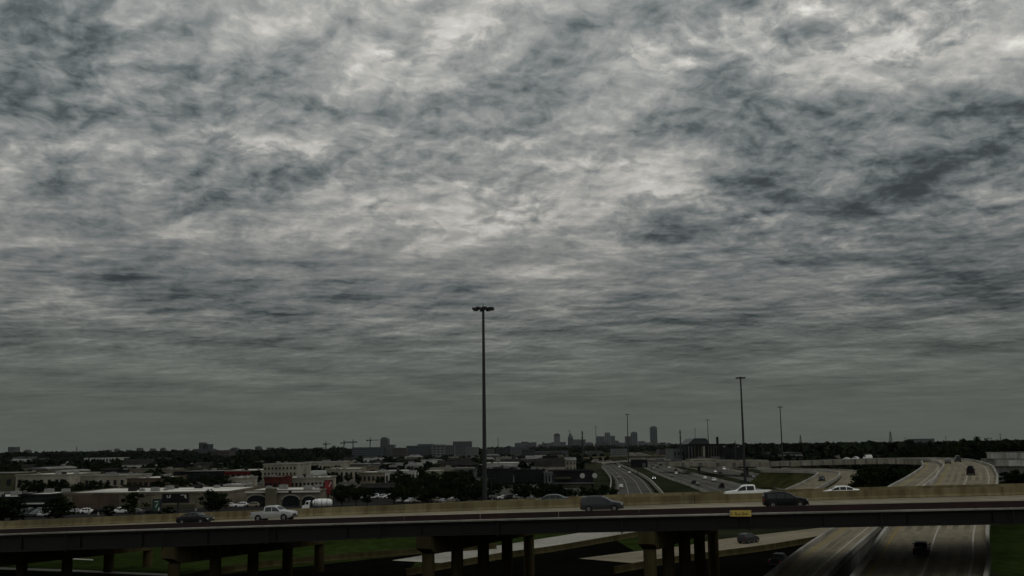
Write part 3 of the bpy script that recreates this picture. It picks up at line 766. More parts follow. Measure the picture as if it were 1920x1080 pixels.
# freeway traffic
cols = ['paint_white', 'paint_black', 'paint_silver', 'paint_grey', 'paint_white', 'paint_tan', 'paint_slate', 'paint_red']
cname = {'paint_white': 'white', 'paint_black': 'black', 'paint_silver': 'silver', 'paint_grey': 'grey', 'paint_tan': 'tan', 'paint_slate': 'slate', 'paint_red': 'red', 'paint_teal': 'green'}
kinds = ['sedan', 'crossover', 'suv', 'pickup', 'sedan', 'crossover', 'van']
kn = {'sedan': 'sedan', 'crossover': 'hatchback', 'suv': 'sport utility vehicle', 'pickup': 'pickup truck', 'van': 'van'}
roadsay = {'freeway_inbound': 'driving away on the nearer freeway carriageway', 'freeway_outbound': 'on the farther freeway carriageway coming this way', 'frontage_road': 'on the frontage road beside the freeway', 'exit_road': 'on the curved exit road left of the freeway'}
def nm_of(k): return {'sedan': 'sedan', 'crossover': 'hatchback', 'suv': 'suv', 'pickup': 'pickup_truck', 'van': 'van'}[k]
for rd, n in (('freeway_inbound', 20), ('freeway_outbound', 22), ('frontage_road', 6), ('exit_road', 6)):
    ln, w = FW[rd]; lanes = [-w / 3, 0, w / 3]
    for i in range(n):
        Y = 430 + 900 * ((i + random.random() * .7) / n) ** 1.4
        k = random.choice(kinds); pc = random.choice(cols); t = random.choice(lanes)
        q, a, pt = at_frac(ln, frac_at_Y(ln, Y), t); q.z += .004
        vehicle(k, pc, q, a + (math.pi if rd == 'freeway_outbound' else 0), f'{cname[pc]} {kn[k]} {roadsay[rd]}', nm_of(k), 'pickup truck' if k == 'pickup' else ('van' if k == 'van' else 'car'), f'vehicles {roadsay[rd]}', lite=True)
q = G(1226, 896.5, .6)
vehicle('sedan', 'paint_silver', (q.x, q.y, .055), math.atan2(-q.y, -q.x) + .05, 'silver sedan with bright headlights coming along the freeway', 'sedan', 'car', lit=True)

# white lorries on the connector bridge
def box_truck(loc, rz, label, drum=False, sc=1.0):
    t = thing('tanker_truck' if drum else 'box_truck', label, 'truck', loc, rz); t.scale = (sc, sc, sc)
    MB().box(0, 0, .85, 8.6, 1.0, .3).obj('chassis', 'black_trim', t)
    prof = [(2.55, .75), (2.55, 2.75), (2.75, 2.95), (3.6, 2.9), (3.95, 1.75), (4.75, 1.55), (4.85, .7)]
    b = MB(); k = MB()
    k.loft([[(x, y, z) for x, z in prof] for y in (-1.15, -1.1, 1.1, 1.15)]); cb = k.obj('cab', 'paint_white', t)
    for s in (-1, 1):
        MB().poly([(2.85, s * 1.165, 1.85), (2.85, s * 1.165, 2.6), (3.5, s * 1.165, 2.6), (3.78, s * 1.165, 1.85)]).obj('window', 'glass_dark', cb)
        MB().box(4.86, s * .8, 1.0, .08, .35, .2).obj('headlight', 'headlamp', cb)
    MB().poly([(3.66, -1.0, 2.8), (3.66, 1.0, 2.8), (3.99, 1.0, 1.8), (3.99, -1.0, 1.8)]).obj('windscreen', 'glass_dark', cb)
    if drum:
        rg = []
        for x, r in ((-4.2, .55), (-3.9, 1.0), (-2.8, 1.22), (0.2, 1.25), (1.2, 1.1), (1.7, .7), (1.9, .4)):
            rg.append([(x, r * math.cos(a), 2.25 + r * math.sin(a)) for a in np.linspace(0, 2 * math.pi, 17)[:-1]])
        dr = MB().loft(rg).obj('tank', 'paint_white', t, smooth=40)
        for x in (-2.8, -1.2, .2):
            MB().tube((x, 0, 2.25), (x + .12, 0, 2.25), 1.28, 1.28, 16).obj('hoop', 'paint_grey', dr)
        MB().box(-.9, 0, 1.05, 5.5, 2.1, .16).obj('side_deck', 'paint_slate', t)
        MB().box(2.2, 0, 1.9, .12, 1.9, 1.7).obj('headboard', 'black_trim', t)
    else:
        MB().box(-1.0, 0, 2.35, 6.6, 2.4, 2.6).obj('box_body', 'paint_white', t)
        MB().box(-4.32, 0, 2.3, .05, 2.2, 2.3).obj('rear_door', 'paint_silver', t)
    for x in (3.6, -2.2, -3.4):
        for s in (-1, 1):
            wl = MB().tube((x, s * .75, .5), (x, s * 1.12, .5), .5, .5, 16).obj('wheel', 'tyre', t)
            MB().tube((x, s * 1.10, .5), (x, s * 1.14, .5), .27, .24, 12).obj('rim', 'rim', wl)
    return t
q = G(597, 957)
box_truck((q.x, q.y, .022), math.pi, 'white tanker truck with round tank parked in front of the arched building', True, .98)
for px, k, lab in ((1588, 'sedan', 'white sedan leading on the far connector bridge'), (1603, 'crossover', 'white hatchback between a sedan and a van on the far connector bridge'), (1627, 'van', 'white van trailing on the far connector bridge')):
    q, a, pt = on_line(R1LN, px, -2.6, 84, len(R1LN)); q.z += .012
    vehicle(k, 'paint_white', q, a, lab, nm_of(k), 'van' if k == 'van' else 'car', pitch=pt)

# ------------------------------------------------------------------ lighting masts, poles, towers
def high_mast(px, py, z, label, group='high mast lighting poles', rs=1.0):
    q = G(px, py, z)
    t = thing('light_mast', label, 'light pole', (q.x, q.y, 0), random.random(), group)
    MB().tube((0, 0, -.1), (0, 0, 14), .50 * rs, .42 * rs, 12).obj('pole_base', 'dark_steel', t, smooth=40)
    MB().tube((0, 0, 14), (0, 0, z - .4), .42 * rs, .24 * rs, 12).obj('pole', 'dark_steel', t, smooth=40)
    MB().tube((0, 0, -.1), (0, 0, .25), .8, .8, 12).obj('footing', 'concrete_pale', t)
    MB().tube((0, 0, z - .4), (0, 0, z + 1.1), .12, .02, 6).obj('lightning_rod', 'dark_steel', t)
    b = MB(); n = 16
    for i in range(n):
        a0, a1 = 2 * math.pi * i / n, 2 * math.pi * (i + 1) / n
        b.tube((1.15 * math.cos(a0), 1.15 * math.sin(a0), z - .1), (1.15 * math.cos(a1), 1.15 * math.sin(a1), z - .1), .09, .09, 6)
    for i in range(4):
        a0 = math.pi * i / 2; b.tube((0, 0, z - .1), (1.15 * math.cos(a0), 1.15 * math.sin(a0), z - .1), .06, .06, 6)
    b.tube((0, 0, z - .5), (0, 0, z + .35), .32, .36, 10)
    b.obj('ring', 'dark_steel', t)
    for i in range(8):
        a0 = 2 * math.pi * i / 8
        M = Matrix.Rotation(a0, 4, 'Z') @ Matrix.Translation((.0, 0, 0))
        k = MB(); k.box(1.7, 0, z - .06, 1.15, .55, .34, M); k.box(1.8, 0, z - .32, .7, .6, .22, M)
        k.obj('luminaire', 'dark_steel', t)
high_mast(906, 578, 46, 'tall light mast rising right behind the flyover, by far the tallest in view', None)
for px, py, lab in ((1388.5, 708, 'tall light mast standing on the grass behind the white pickup'), (1462.5, 763, 'light mast just right of the tall mast behind the white pickup'),
                    (1176, 777, 'light mast in front of the round topped downtown towers'), (1326.5, 787, 'light mast in front of the vaulted arena'),
                    (1117, 800, 'light mast beside the wide stepped downtown tower'), (1303, 804, 'small light mast poking up over the vaulted arena roof'),
                    (1067, 807, 'small light mast in front of the pointed downtown tower')):
    high_mast(px, py, 48, lab, rs=1.35)
def monopole(px, ytop, D, label, r=.9):
    q = P(px, ytop, D)
    t = thing('power_pole', label, 'pole', (q.x, q.y, 0), 0, 'steel power poles')
    MB().tube((0, 0, -.2), (0, 0, q.z), r, r * .55, 10).obj('shaft', 'dark_steel', t, smooth=40)
    for z, l in ((q.z - 2, 2.6), (q.z - 6, 3.0), (q.z - 10, 2.6)):
        MB().tube((-l / 2, 0, z), (l / 2, 0, z + .2), .16, .16, 6).obj('arm', 'dark_steel', t)
monopole(1091.5, 808, 950, 'dark steel power pole standing before the downtown towers')
monopole(1275, 806, 800, 'dark steel power pole at the left end of the vaulted arena', .75)
monopole(1378, 826, 900, 'dark steel power pole just left of the tallest grass mast', .5)
for px, yt, D in ((1512, 829, 1100), (1517, 829, 1150), (1546, 829, 1200), (1632, 826, 1300), (1773, 817, 1500), (1875, 812, 1200), (1461, 832, 900), (1697, 820, 1500), (934, 820, 1500)):
    monopole(px, yt, D, 'thin dark power pole on the wooded skyline', .45)
def lattice(px, ytop, D, label, wd=3.4):
    q = P(px, ytop, D); h = q.z; t = thing('lattice_tower', label, 'tower', (q.x, q.y, 0))
    for sx in (-1, 1):
        for sy in (-1, 1):
            MB().tube((sx * wd, sy * wd, -.2), (sx * .5, sy * .5, h - 1), .3, .2, 5).obj('leg', 'dark_steel', t)
    b = MB(); n = 9
    for i in range(n):
        f0, f1 = i / n, (i + 1) / n; z0, z1 = f0 * (h - 1), f1 * (h - 1); w0, w1 = wd + (.5 - wd) * f0, wd + (.5 - wd) * f1
        for s in (-1, 1):
            b.tube((-w0, s * w0, z0), (w1, s * w1, z1), .14, .14, 4); b.tube((w0, s * w0, z0), (-w1, s * w1, z1), .14, .14, 4)
            b.tube((s * w0, -w0, z0), (s * w1, w1, z1), .14, .14, 4)
    b.obj('bracing', 'dark_steel', t)
    MB().tube((0, 0, h - 1.5), (0, 0, h + 1.5), .5, .1, 6).obj('antenna', 'dark_steel', t)
    MB().tube((0, 0, h - 3), (0, 0, h - 2), 1.0, 1.0, 10).obj('platform', 'dark_steel', t)
lattice(1669, 809, 1500, 'dark lattice radio tower on the right skyline')
lattice(1500.5, 816, 1600, 'dark lattice pylon behind the short mast on the right skyline', 2.6)
lattice(144, 837, 3500, 'tiny dark spire far off on the left skyline', 4.5)
def crane(px, ytop, D, jib, label):
    q = P(px, ytop, D); h = q.z; t = thing('tower_crane', label, 'crane', (q.x, q.y, 0), 0, 'cranes on the skyline')
    MB().box(0, 0, h / 2, 2.4, 2.4, h).obj('mast', 'dark_steel', t)
    MB().box(jib * .32, 0, h + 1, abs(jib), 1.6, 1.8).obj('jib', 'dark_steel', t)
    MB().box(-jib * .25, 0, h + .2, 6, 2.4, 3.6).obj('counterweight', 'dark_steel', t)
    MB().prism([(-1.5, h + 1.9), (0, h + 9), (1.5, h + 1.9)], -1, 1).obj('apex', 'dark_steel', t)
    MB().box(1.8, 1.6, h - 1.2, 2.2, 2.2, 2.6).obj('cab', 'dark_steel', t)
for px, yt, j, lab in ((611, 833, 18, 'short jib tower crane at the left end of the crane group'), (645, 831, 30, 'tower crane with jib standing left of the grey hospital block'),
                       (662, 829, -34, 'tower crane with jib pointing left at the corner of the grey hospital block'), (694, 826, 30, 'tower crane rising from the grey hospital roof')):
    crane(px, yt, 3000, j, lab)

# ------------------------------------------------------------------ buildings
FOOT = []
def building(label, x0, x1, yt, D, depth, wall, roof='roof_grey', win=None, name='commercial_building', cat='building', top='flat', units=0, rz=0.0, group=None, glass='glass_dark', base=-.3):
    a = P(x0, yt, D); b_ = P(x1, yt, D); w = b_.x - a.x; h = (a.z + b_.z) / 2; cx = (a.x + b_.x) / 2
    FOOT.append((cx - w / 2 - 3, cx + w / 2 + 3, D - 3, D + depth + 3))
    t = thing(name, label, cat, (cx, D + depth / 2, 0), rz, group)
    bd = MB().box(0, 0, (h + base) / 2, w, depth, h - base).obj('wall', wall, t)
    if top == 'flat':
        rf = MB().box(0, 0, h + .10, w - .4, depth - .4, .16)
        ro = rf.obj('roof', roof, t)
        k = MB(); pw, ph = .35 if w < 120 else 1.0, .55 if w < 120 else 2.0
        for s in (-1, 1):
            k.box(0, s * (depth / 2 + .03), h + ph / 2 - .1, w + .1 + 2 * pw, pw, ph); k.box(s * (w / 2 + .03), 0, h + ph / 2 - .12, pw, depth - pw, ph)
        k.obj('parapet', wall, t)
        for i in range(units):
            ux = (random.random() - .5) * w * .8; uy = (random.random() - .5) * depth * .7; s = .9 + random.random() * 1.2
            u = MB(); u.box(ux, uy, h + .18 + s * .35, s * 1.4, s, s * .7); u.tube((ux, uy, h + .18 + s * .7), (ux, uy, h + .3 + s * .7), s * .35, s * .35, 10)
            u.obj('rooftop_unit', 'hvac' if random.random() < .7 else 'roof_dark', ro)
    elif top == 'gable':
        rh = min(w, depth) * .28
        MB().prism([(-depth / 2 - .5, h), (-depth / 2 - .5, h + .2), (0, h + rh), (depth / 2 + .5, h + .2), (depth / 2 + .5, h)], -w / 2 - .5, w / 2 + .5).obj('roof', roof, t)
    elif top == 'hip':
        rh = min(w, depth) * .18; k = MB(); e = .6
        k.loft([[(-w / 2 - e, -depth / 2 - e, h), (w / 2 + e, -depth / 2 - e, h), (w / 2 + e, depth / 2 + e, h), (-w / 2 - e, depth / 2 + e, h)],
                [(-w / 4, -depth * .06, h + rh), (w / 4, -depth * .06, h + rh), (w / 4, depth * .06, h + rh), (-w / 4, depth * .06, h + rh)]]); k.obj('roof', roof, t)
    elif top == 'barrel':
        rh = top and w * .10
        prof = [(w / 2 * math.cos(a_), h + rh * math.sin(a_)) for a_ in np.linspace(0, math.pi, 13)]
        MB().prism([(-x, z) for x, z in prof], -depth / 2 - .4, depth / 2 + .4, 'y').obj('roof', roof, t, smooth=50)
    elif top == 'round':
        k = MB(); rr = w / 2
        prof = [(rr * math.cos(a_), h + rr * .62 * math.sin(a_)) for a_ in np.linspace(0, math.pi, 13)]
        k.prism([(-x, z) for x, z in prof], -depth / 2 + .5, depth / 2 - .5, 'y'); k.obj('roof', wall, t, smooth=50)
    elif top == 'spire':
        k = MB(); k.loft([[(sx * w / 2, sy * depth / 2, h) for sx, sy in ((-1, -1), (1, -1), (1, 1), (-1, 1))], [(sx * .1 * w, sy * .1 * depth, h + w * .8) for sx, sy in ((-1, -1), (1, -1), (1, 1), (-1, 1))]])
        k.tube((0, 0, h + w * .7), (0, 0, h + w * 1.5), 2, .6, 6); k.obj('roof', wall, t)
    elif top == 'step':
        MB().box(0, 0, h + h * .05, w * .6, depth * .6, h * .10).obj('roof', wall, t)
    if win:
        nx, ny, fw, fh, z0 = win            # counts, filled fraction, start height fraction
        sx = w / nx * fw; sz = (h * (1 - z0) * .94) / ny * fh
        me = MB().box(0, 0, 0, sx, .16 if w < 120 else 1.2, sz).mesh('window', glass)
        for i in range(nx):
            for j in range(ny):
                link('window', me, t, ((i + .5) / nx * w - w / 2, -depth / 2, h * z0 + (j + .5) / ny * h * (1 - z0) * .94))
        # the same rhythm on the flanks
        ns = max(1, int(depth / (w / nx)))
        if ns <= 8:
            me2 = MB().box(0, 0, 0, .16 if w < 120 else 1.2, depth / ns * fw, sz).mesh('window', glass)
            for s in (-1, 1):
                for i in range(ns):
                    for j in range(ny):
                        link('window', me2, t, (s * w / 2, (i + .5) / ns * depth - depth / 2, h * z0 + (j + .5) / ny * h * (1 - z0) * .94))
    return t, w, h
# --- retail strip at the left
bt, bw, bh = building('long tan store with pale flat roof facing the parking lot', 118, 428, 925, 347, 44, 'wall_tan', 'roof_white', None, 'store_building', units=9)
for i in range(9):           # wall pilasters and fascia
    MB().box(-bw / 2 + bw * (i + .5) / 9, -22.1, bh / 2, .7, .3, bh).obj('pilaster', 'wall_tan', bt)
MB().box(-bw * .30, -22.15, bh * .50, bw * .28, .25, bh * .9).obj('brick_panel', 'wall_brown', bt)
MB().box(bw * .05, -22.3, bh * .14, bw * .5, .3, bh * .22).obj('low_wall', 'wall_olive', bt)
bt, bw, bh = building('dark storefront with pale roof edge and white canopy beside the long store', 36, 92, 929, 345, 22, 'wall_dark', 'roof_white', (6, 1, .72, .55, .42), 'store_building', units=3)
MB().box(0, -11.8, bh * .47, bw * .72, 1.6, .35).obj('canopy', 'sign_white', bt)
building('dark low shop with lumpy white roof at the left edge', -60, 30, 934, 342, 24, 'wall_dark', 'roof_white', (7, 1, .7, .5, .2), 'store_building', units=5)
building('cream shop row with tall panels behind the long store', 30, 128, 891, 520, 40, 'wall_cream', 'roof_white', (7, 1, .42, .5, .05), 'store_building', units=5)
building('cream shop wing continuing right of the tall panel shops', 130, 236, 893, 535, 38, 'wall_cream', 'roof_grey', (8, 1, .4, .45, .05), 'store_building', units=5)
building('olive walled shop at the left edge behind the lumpy white roof', -70, 27, 889, 528, 40, 'wall_olive', 'roof_grey', (5, 1, .4, .4, .05), 'store_building', units=2)
building('barrel roofed hall standing up behind the cream shops', 51, 90, 880, 600, 40, 'wall_olive', 'roof_grey', (4, 1, .5, .4, .3), 'hall_building', top='barrel')
building('lower barrel roofed hall right of the taller one', 91, 122, 885, 600, 36, 'wall_olive', 'roof_grey', None, 'hall_building', top='barrel')
building('dark brick shop with pale roof rim above the long store', 238, 300, 898, 500, 40, 'wall_brown', 'roof_white', (6, 1, .6, .5, .1), 'store_building', units=4)
building('low dark shop with white eaves among the trees', 325, 420, 885, 640, 40, 'wall_dark', 'roof_grey', (8, 1, .6, .5, .1), 'store_building', units=3)
bt, bw, bh = building('pale store with a red band under its white roof', 421, 486, 883, 640, 40, 'wall_cream', 'roof_white', (6, 1, .6, .4, .05), 'store_building', units=3)
MB().box(0, -20.2, bh - 1.2, bw + .6, .5, 1.8).obj('fascia_band', 'roof_red', bt)
building('small cream shop with two roof tiers left of the red band store front', 428, 462, 897, 470, 20, 'wall_cream', 'roof_white', (4, 1, .6, .5, .1), 'store_building', units=2)
building('tiny white shop front beside the dark tree clump', 420, 456, 910, 430, 14, 'wall_white', 'roof_white', (5, 1, .6, .5, .1), 'store_building', units=1)
# arched restaurant
bt, bw, bh = building('tan stucco building with wide dark arches behind the silver pickup', 462, 602, 921, 350, 26, 'wall_tan', 'roof_white', None, 'restaurant_building', units=4)
for fx, aw in ((-.36, 6.4), (-.16, 0), (.10, 5.6), (.34, 4.4)):
    if aw == 0:
        MB().box(fx * bw, -13.6, bh / 2 + .5, 3.6, 1.2, bh + 1.0).obj('tower_pier', 'wall_tan', bt); continue
    hA = bh * .42
    prof = [(aw / 2, .05), (aw / 2, hA)] + [(aw / 2 * math.cos(a_), hA + aw * .28 * math.sin(a_)) for a_ in np.linspace(0, math.pi, 11)] + [(-aw / 2, .05)]
    k = MB(); k.prism([(fx * bw + x, z) for x, z in prof], -13.16, -12.9, 'y'); k.obj('arch_opening', 'glass_dark', bt)
    k = MB()
    for a0, a1 in zip(np.linspace(0, math.pi, 11)[:-1], np.linspace(0, math.pi, 11)[1:]):
        k.tube((fx * bw + aw / 2 * math.cos(a0), -13.2, hA + aw * .28 * math.sin(a0)), (fx * bw + aw / 2 * math.cos(a1), -13.2, hA + aw * .28 * math.sin(a1)), .22, .22, 5)
    k.obj('arch_trim', 'wall_cream', bt)
MB().box(-bw * .2, -13.3, bh - .2, bw * .62, .6, .5).obj('cornice', 'roof_white', bt)
MB().box(bw * .28, -13.3, bh - .2, bw * .42, .6, .5).obj('cornice', 'roof_white', bt)
building('red brick shop front with pale sign left of the loft block', 496, 528, 896, 430, 20, 'wall_redbrick', 'roof_grey', (4, 1, .55, .45, .1), 'store_building', units=2)
building('beige loft block with rows of small windows behind the arched building', 494, 556, 871, 560, 40, 'wall_cream', 'roof_grey', (9, 3, .45, .45, .15), 'loft_building', units=3)
building('long beige warehouse below the pale field', 556, 640, 868, 760, 60, 'wall_cream', 'roof_grey', (12, 1, .5, .4, .2), 'warehouse', units=5)
building('low beige shop row with dark openings below the white gas canopy', 530, 612, 897, 450, 24, 'wall_cream', 'roof_white', (11, 1, .55, .5, .05), 'store_building', units=6)
building('beige strip with tall doors right of the white gas canopy', 610, 672, 880, 600, 30, 'wall_cream', 'roof_white', (7, 1, .45, .6, .05), 'store_building', units=3)
building('long pale low warehouse with dark doors above the green grove', 640, 724, 871, 800, 60, 'wall_grey', 'roof_grey', (9, 1, .5, .5, .05), 'warehouse', units=4)
building('tan low shop with white roof left of the green grove', 672, 720, 887, 560, 30, 'wall_tan', 'roof_white', (6, 1, .5, .45, .05), 'store_building', units=3)
for x0, x1, lab in ((676, 702, 'left gabled dark cottage style shop by the parked cars'), (703, 736, 'right gabled dark cottage style shop by the parked cars')):
    building(lab, x0, x1, 915, 400, 12, 'wall_dark', 'roof_dark', (3, 1, .5, .5, .1), 'shop_building', top='gable')
q = P(597, 884, 520)
t = thing('gas_canopy', 'bright white flat gas station canopy on posts', 'canopy', (q.x, q.y, 0))
MB().box(0, 0, q.z - .6, 6.2, 8, 2.0).obj('canopy_roof', 'sign_white', t)
for sx in (-2, 2):
    for sy in (-2.6, 2.6): MB().tube((sx, sy, -.1), (sx, sy, q.z - 1.6), .22, .22, 8).obj('post', 'wall_white', t)
# pole signs
def pole_sign(px, y0, y1, wpx, D, mat_p, label, pole_side=0.0, name='pole_sign'):
    a = P(px, y0, D); b_ = P(px, y1, D); w = wpx / F * D; h = a.z - b_.z
    t = thing(name, label, 'sign', (a.x, a.y, 0))
    MB().box(0, 0, b_.z + h / 2, w, .5, h).obj('panel', mat_p, t)
    k = MB()
    for s in (-1, 1):
        k.box(0, 0, b_.z + h / 2 + s * (h / 2 + .1), w + .4, .7, .2); k.box(s * (w / 2 + .1), 0, b_.z + h / 2, .2, .66, h)
    k.obj('frame', 'black_trim', t)
    MB().tube((pole_side * w, .0, -.2), (pole_side * w, .0, b_.z - .1), .28, .26, 10).obj('pole', 'dark_steel', t, smooth=40)
    return t, w, h, b_.z
t, w, h, zb = pole_sign(330, 926, 942, 47, 285, 'wall_dark', 'wide dark billboard on one pole in front of the long store', .1, 'billboard')
for cx, cz, ww, hh_ in ((-.33, .72, .03, .28), (-.28, .60, .13, .10), (-.22, .74, .04, .30), (.26, .86, .14, .08), (.38, .72, .06, .34), (.42, .52, .03, .16)):
    MB().box(cx * w, -.262, zb + cz * h, ww * w, .02, hh_ * h).obj('lettering', 'sign_white', t)
t, w, h, zb = pole_sign(295, 937, 958, 13, 283, 'sign_green', 'upright green sign with a white seven like figure in the lot', 0)
MB().box(-.05 * w, -.262, zb + .84 * h, .55 * w, .02, .07 * h).obj('figure', 'sign_white', t)
M = Matrix.Translation((-.02 * w, -.262, zb + .5 * h)) @ Matrix.Rotation(R(28), 4, 'Y')
MB().box(0, 0, 0, .12 * w, .02, .38 * h, M).obj('figure', 'sign_white', t)
M = Matrix.Translation((.30 * w, -.262, zb + .16 * h)) @ Matrix.Rotation(R(12), 4, 'Y')
MB().box(0, 0, 0, .18 * w, .02, .26 * h, M).obj('figure', 'sign_white', t)
t, w, h, zb = pole_sign(616, 901, 926, 13, 360, 'sign_red', 'tall red slanted pole sign behind the white tanker truck', 0)
M = Matrix.Translation((.25 * w, -.262, zb + .72 * h)) @ Matrix.Rotation(R(28), 4, 'Y')
MB().box(0, 0, 0, .10 * w, .02, .40 * h, M).obj('lettering', 'sign_white', t)
pole_sign(606, 913, 925, 10, 361, 'wall_redbrick', 'dull red lower sign beside the tall red pole sign', 0)
pole_sign(626, 919, 926, 7, 362, 'sign_green', 'small green sign at the foot of the red pole sign', 0)
t, w, h, zb = pole_sign(1198, 862, 876, 30, 640, 'wall_dark', 'dark billboard seen from behind beside the freeway', -.1, 'billboard')
MB().box(.30 * w, -.27, zb + .3 * h, .2 * w, .03, .45 * h).obj('access_panel', 'wall_grey', t)
pole_sign(1112, 869, 880, 30, 560, 'wall_olive', 'olive board beside the dark lodge style building', .2)
# office block and dark lodge right of the tall mast
building('dark office block with a grid of windows right of the tall mast', 914, 962, 880, 520, 30, 'wall_dark', 'roof_dark', (8, 4, .6, .5, .12), 'office_building', units=4, glass='glass_pane')
building('dark office wing with faint window bands joined to the window grid block', 964, 1022, 882, 530, 30, 'wall_dark', 'roof_dark', (7, 4, .7, .45, .12), 'office_building', units=4, glass='glass_pane')
building('pale stair block at the right end of the dark office wing', 1021, 1039, 887, 515, 14, 'wall_grey', 'roof_grey', (3, 1, .4, .7, .1), 'office_building')
bt, bw, bh = building('black lodge style building with two pale gable windows', 1040, 1112, 884, 470, 24, 'wall_dark', 'roof_dark', None, 'lodge_building')
for fx in (.30, .62):
    MB().tube((fx * bw / 1.0 - bw * .08, -12.1, bh * .74), (fx * bw - bw * .08, -11.9, bh * .74), 1.1, 1.1, 14).obj('window', 'wall_white', bt)
MB().box(-bw * .28, -12.3, bh * .62, bw * .40, .5, .9).obj('sign_band', 'wall_olive', bt)
MB().box(0, -12.6, bh * .30, bw + .6, 1.4, .5).obj('awning', 'wall_grey', bt)
MB().box(0, -12.2, bh * .13, bw * .9, .3, bh * .22).obj('shopfront', 'wall_olive', bt)
building('white flat roofed long shed above the dark office block', 912, 974, 869, 760, 40, 'wall_white', 'roof_white', None, 'warehouse', units=2)
building('pale long low shed above the left grove', 826, 910, 873, 800, 30, 'wall_grey', 'roof_white', (11, 1, .5, .4, .1), 'warehouse', units=3)
building('narrow tan tower block above the left grove', 820, 832, 864, 900, 20, 'wall_olive', 'roof_grey', (2, 3, .4, .4, .1), 'office_building')
building('white roofed sheds in the grove left of the tall mast', 722, 778, 884, 520, 20, 'wall_white', 'roof_white', (8, 1, .5, .5, .1), 'warehouse', units=2)
building('short white roofed shed half hidden in the grove', 799, 826, 884, 540, 20, 'wall_cream', 'roof_white', (4, 1, .5, .5, .1), 'warehouse')
building('pale low building with light stripe under the downtown skyline', 960, 1004, 866, 900, 30, 'wall_grey', 'roof_white', (7, 1, .5, .5, .1), 'warehouse')
building('little pale loft house by the freeway overpass', 1061, 1080, 863, 760, 24, 'wall_cream', 'roof_grey', (3, 2, .35, .5, .1), 'house_building', top='gable')
building('low tan strip of sheds left of the exit road', 1078, 1120, 867, 800, 24, 'wall_tan', 'roof_grey', (7, 1, .5, .5, .1), 'warehouse')
building('white columned apartment house among the left woods', 158, 221, 859, 1350, 40, 'wall_white', 'roof_grey', (11, 2, .55, .8, .05), 'apartment_building', glass='wall_dark')
for x0, x1, yt, D in ((24, 52, 857, 1500), (240, 262, 864, 1300), (268, 290, 863, 1280), (320, 338, 867, 1200), (345, 358, 866, 1180), (372, 396, 869, 1150), (60, 90, 860, 1700), (455, 482, 868, 1100), (128, 150, 866, 1250)):
    building('small pale roofed building sunk in the left woods', x0, x1, yt, D, 30, 'wall_grey', 'roof_grey', (4, 1, .5, .5, .1), 'house_building', group='small buildings in the left woods')
patch('pale_field', 'field_green', [gp(583, 863.5), gp(638, 863), gp(640, 857), gp(586, 857.5)], .05)
# --- right side: arena, sheds
bt, bw, bh = building('dark arena hall with tall pale pilasters', 1288, 1359, 833, 1150, 70, 'wall_dark', 'roof_dark', None, 'arena_building', 'arena', rz=0.0)
for f, ww, m_ in ((-.46, 1.2, 'wall_grey'), (-.38, 1.0, 'wall_grey'), (-.30, .8, 'wall_olive'), (-.2, .8, 'wall_olive'), (-.12, .8, 'wall_olive'), (-.06, 2.2, 'wall_cream'), (.06, .6, 'wall_olive'), (.13, .6, 'wall_olive'), (.2, .6, 'wall_olive'), (.27, .6, 'wall_olive'), (.34, .6, 'wall_olive'), (.48, 2.0, 'wall_cream')):
    MB().box(f * bw, -35.4, bh * .46, ww, .9, bh * .86).obj('pilaster', m_, bt)
MB().box(0, -35.6, bh * .10, bw * .9, 1.2, bh * .14).obj('base_band', 'wall_tan', bt)
q0, q1 = P(1283, 833, 1185), P(1322, 833, 1185); zr = P(1300, 822, 1185).z
prof = [(-.5, 0), (-.5, .05), (-.22, .95), (-.12, 1.0), (.34, 1.0), (.42, .75), (.5, .3), (.5, 0)]
W_ = q1.x - q0.x; MB().prism([(((q0.x + q1.x) / 2 - bt.location.x) + x * W_, bh + z * (zr - bh)) for x, z in prof], -25, 30, 'y').obj('vault_roof', 'tower_dark', bt)
q0 = P(1345, 826, 1185); MB().box(q0.x - bt.location.x, 0, (bh + q0.z + 4) / 2, 2.2, 3, q0.z + 4 - bh).obj('chimney', 'wall_dark', bt)
building('grey sloping shed against the left side of the vaulted arena', 1262, 1290, 842, 1180, 60, 'tower_grey', 'roof_dark', (4, 1, .4, .4, .3), 'arena_wing', 'building')
building('low dark hall with pale rim right of the arena', 1360, 1396, 839, 1120, 60, 'wall_dark', 'roof_grey', (6, 1, .7, .3, .4), 'hall_building', units=2)
building('white shed with dark doorway under the arena', 1295, 1344, 862, 820, 24, 'wall_cream', 'roof_white', (6, 1, .35, .5, .05), 'warehouse')
building('pale shed with green panel right of the arena base', 1347, 1386, 864, 800, 24, 'wall_cream', 'roof_grey', (5, 1, .4, .5, .05), 'warehouse')
building('pale shed row behind the tallest grass mast', 1390, 1440, 864, 780, 24, 'wall_cream', 'roof_grey', (8, 1, .4, .5, .05), 'warehouse')
for x0, x1, yt, D in ((1440, 1500, 849, 1300), (1545, 1592, 844, 1500), (1596, 1650, 843, 1600), (1660, 1690, 838, 1700), (1716, 1752, 823, 1900), (1752, 1790, 838, 1300), (1820, 1850, 830, 1500), (1606, 1625, 838, 1750)):
    building('low pale building on the wooded right skyline', x0, x1, yt, D, 40, 'wall_grey' if x0 != 1716 else 'tower_grey', 'roof_white', (6, 1, .5, .5, .1), 'warehouse', group='low buildings on the right skyline')
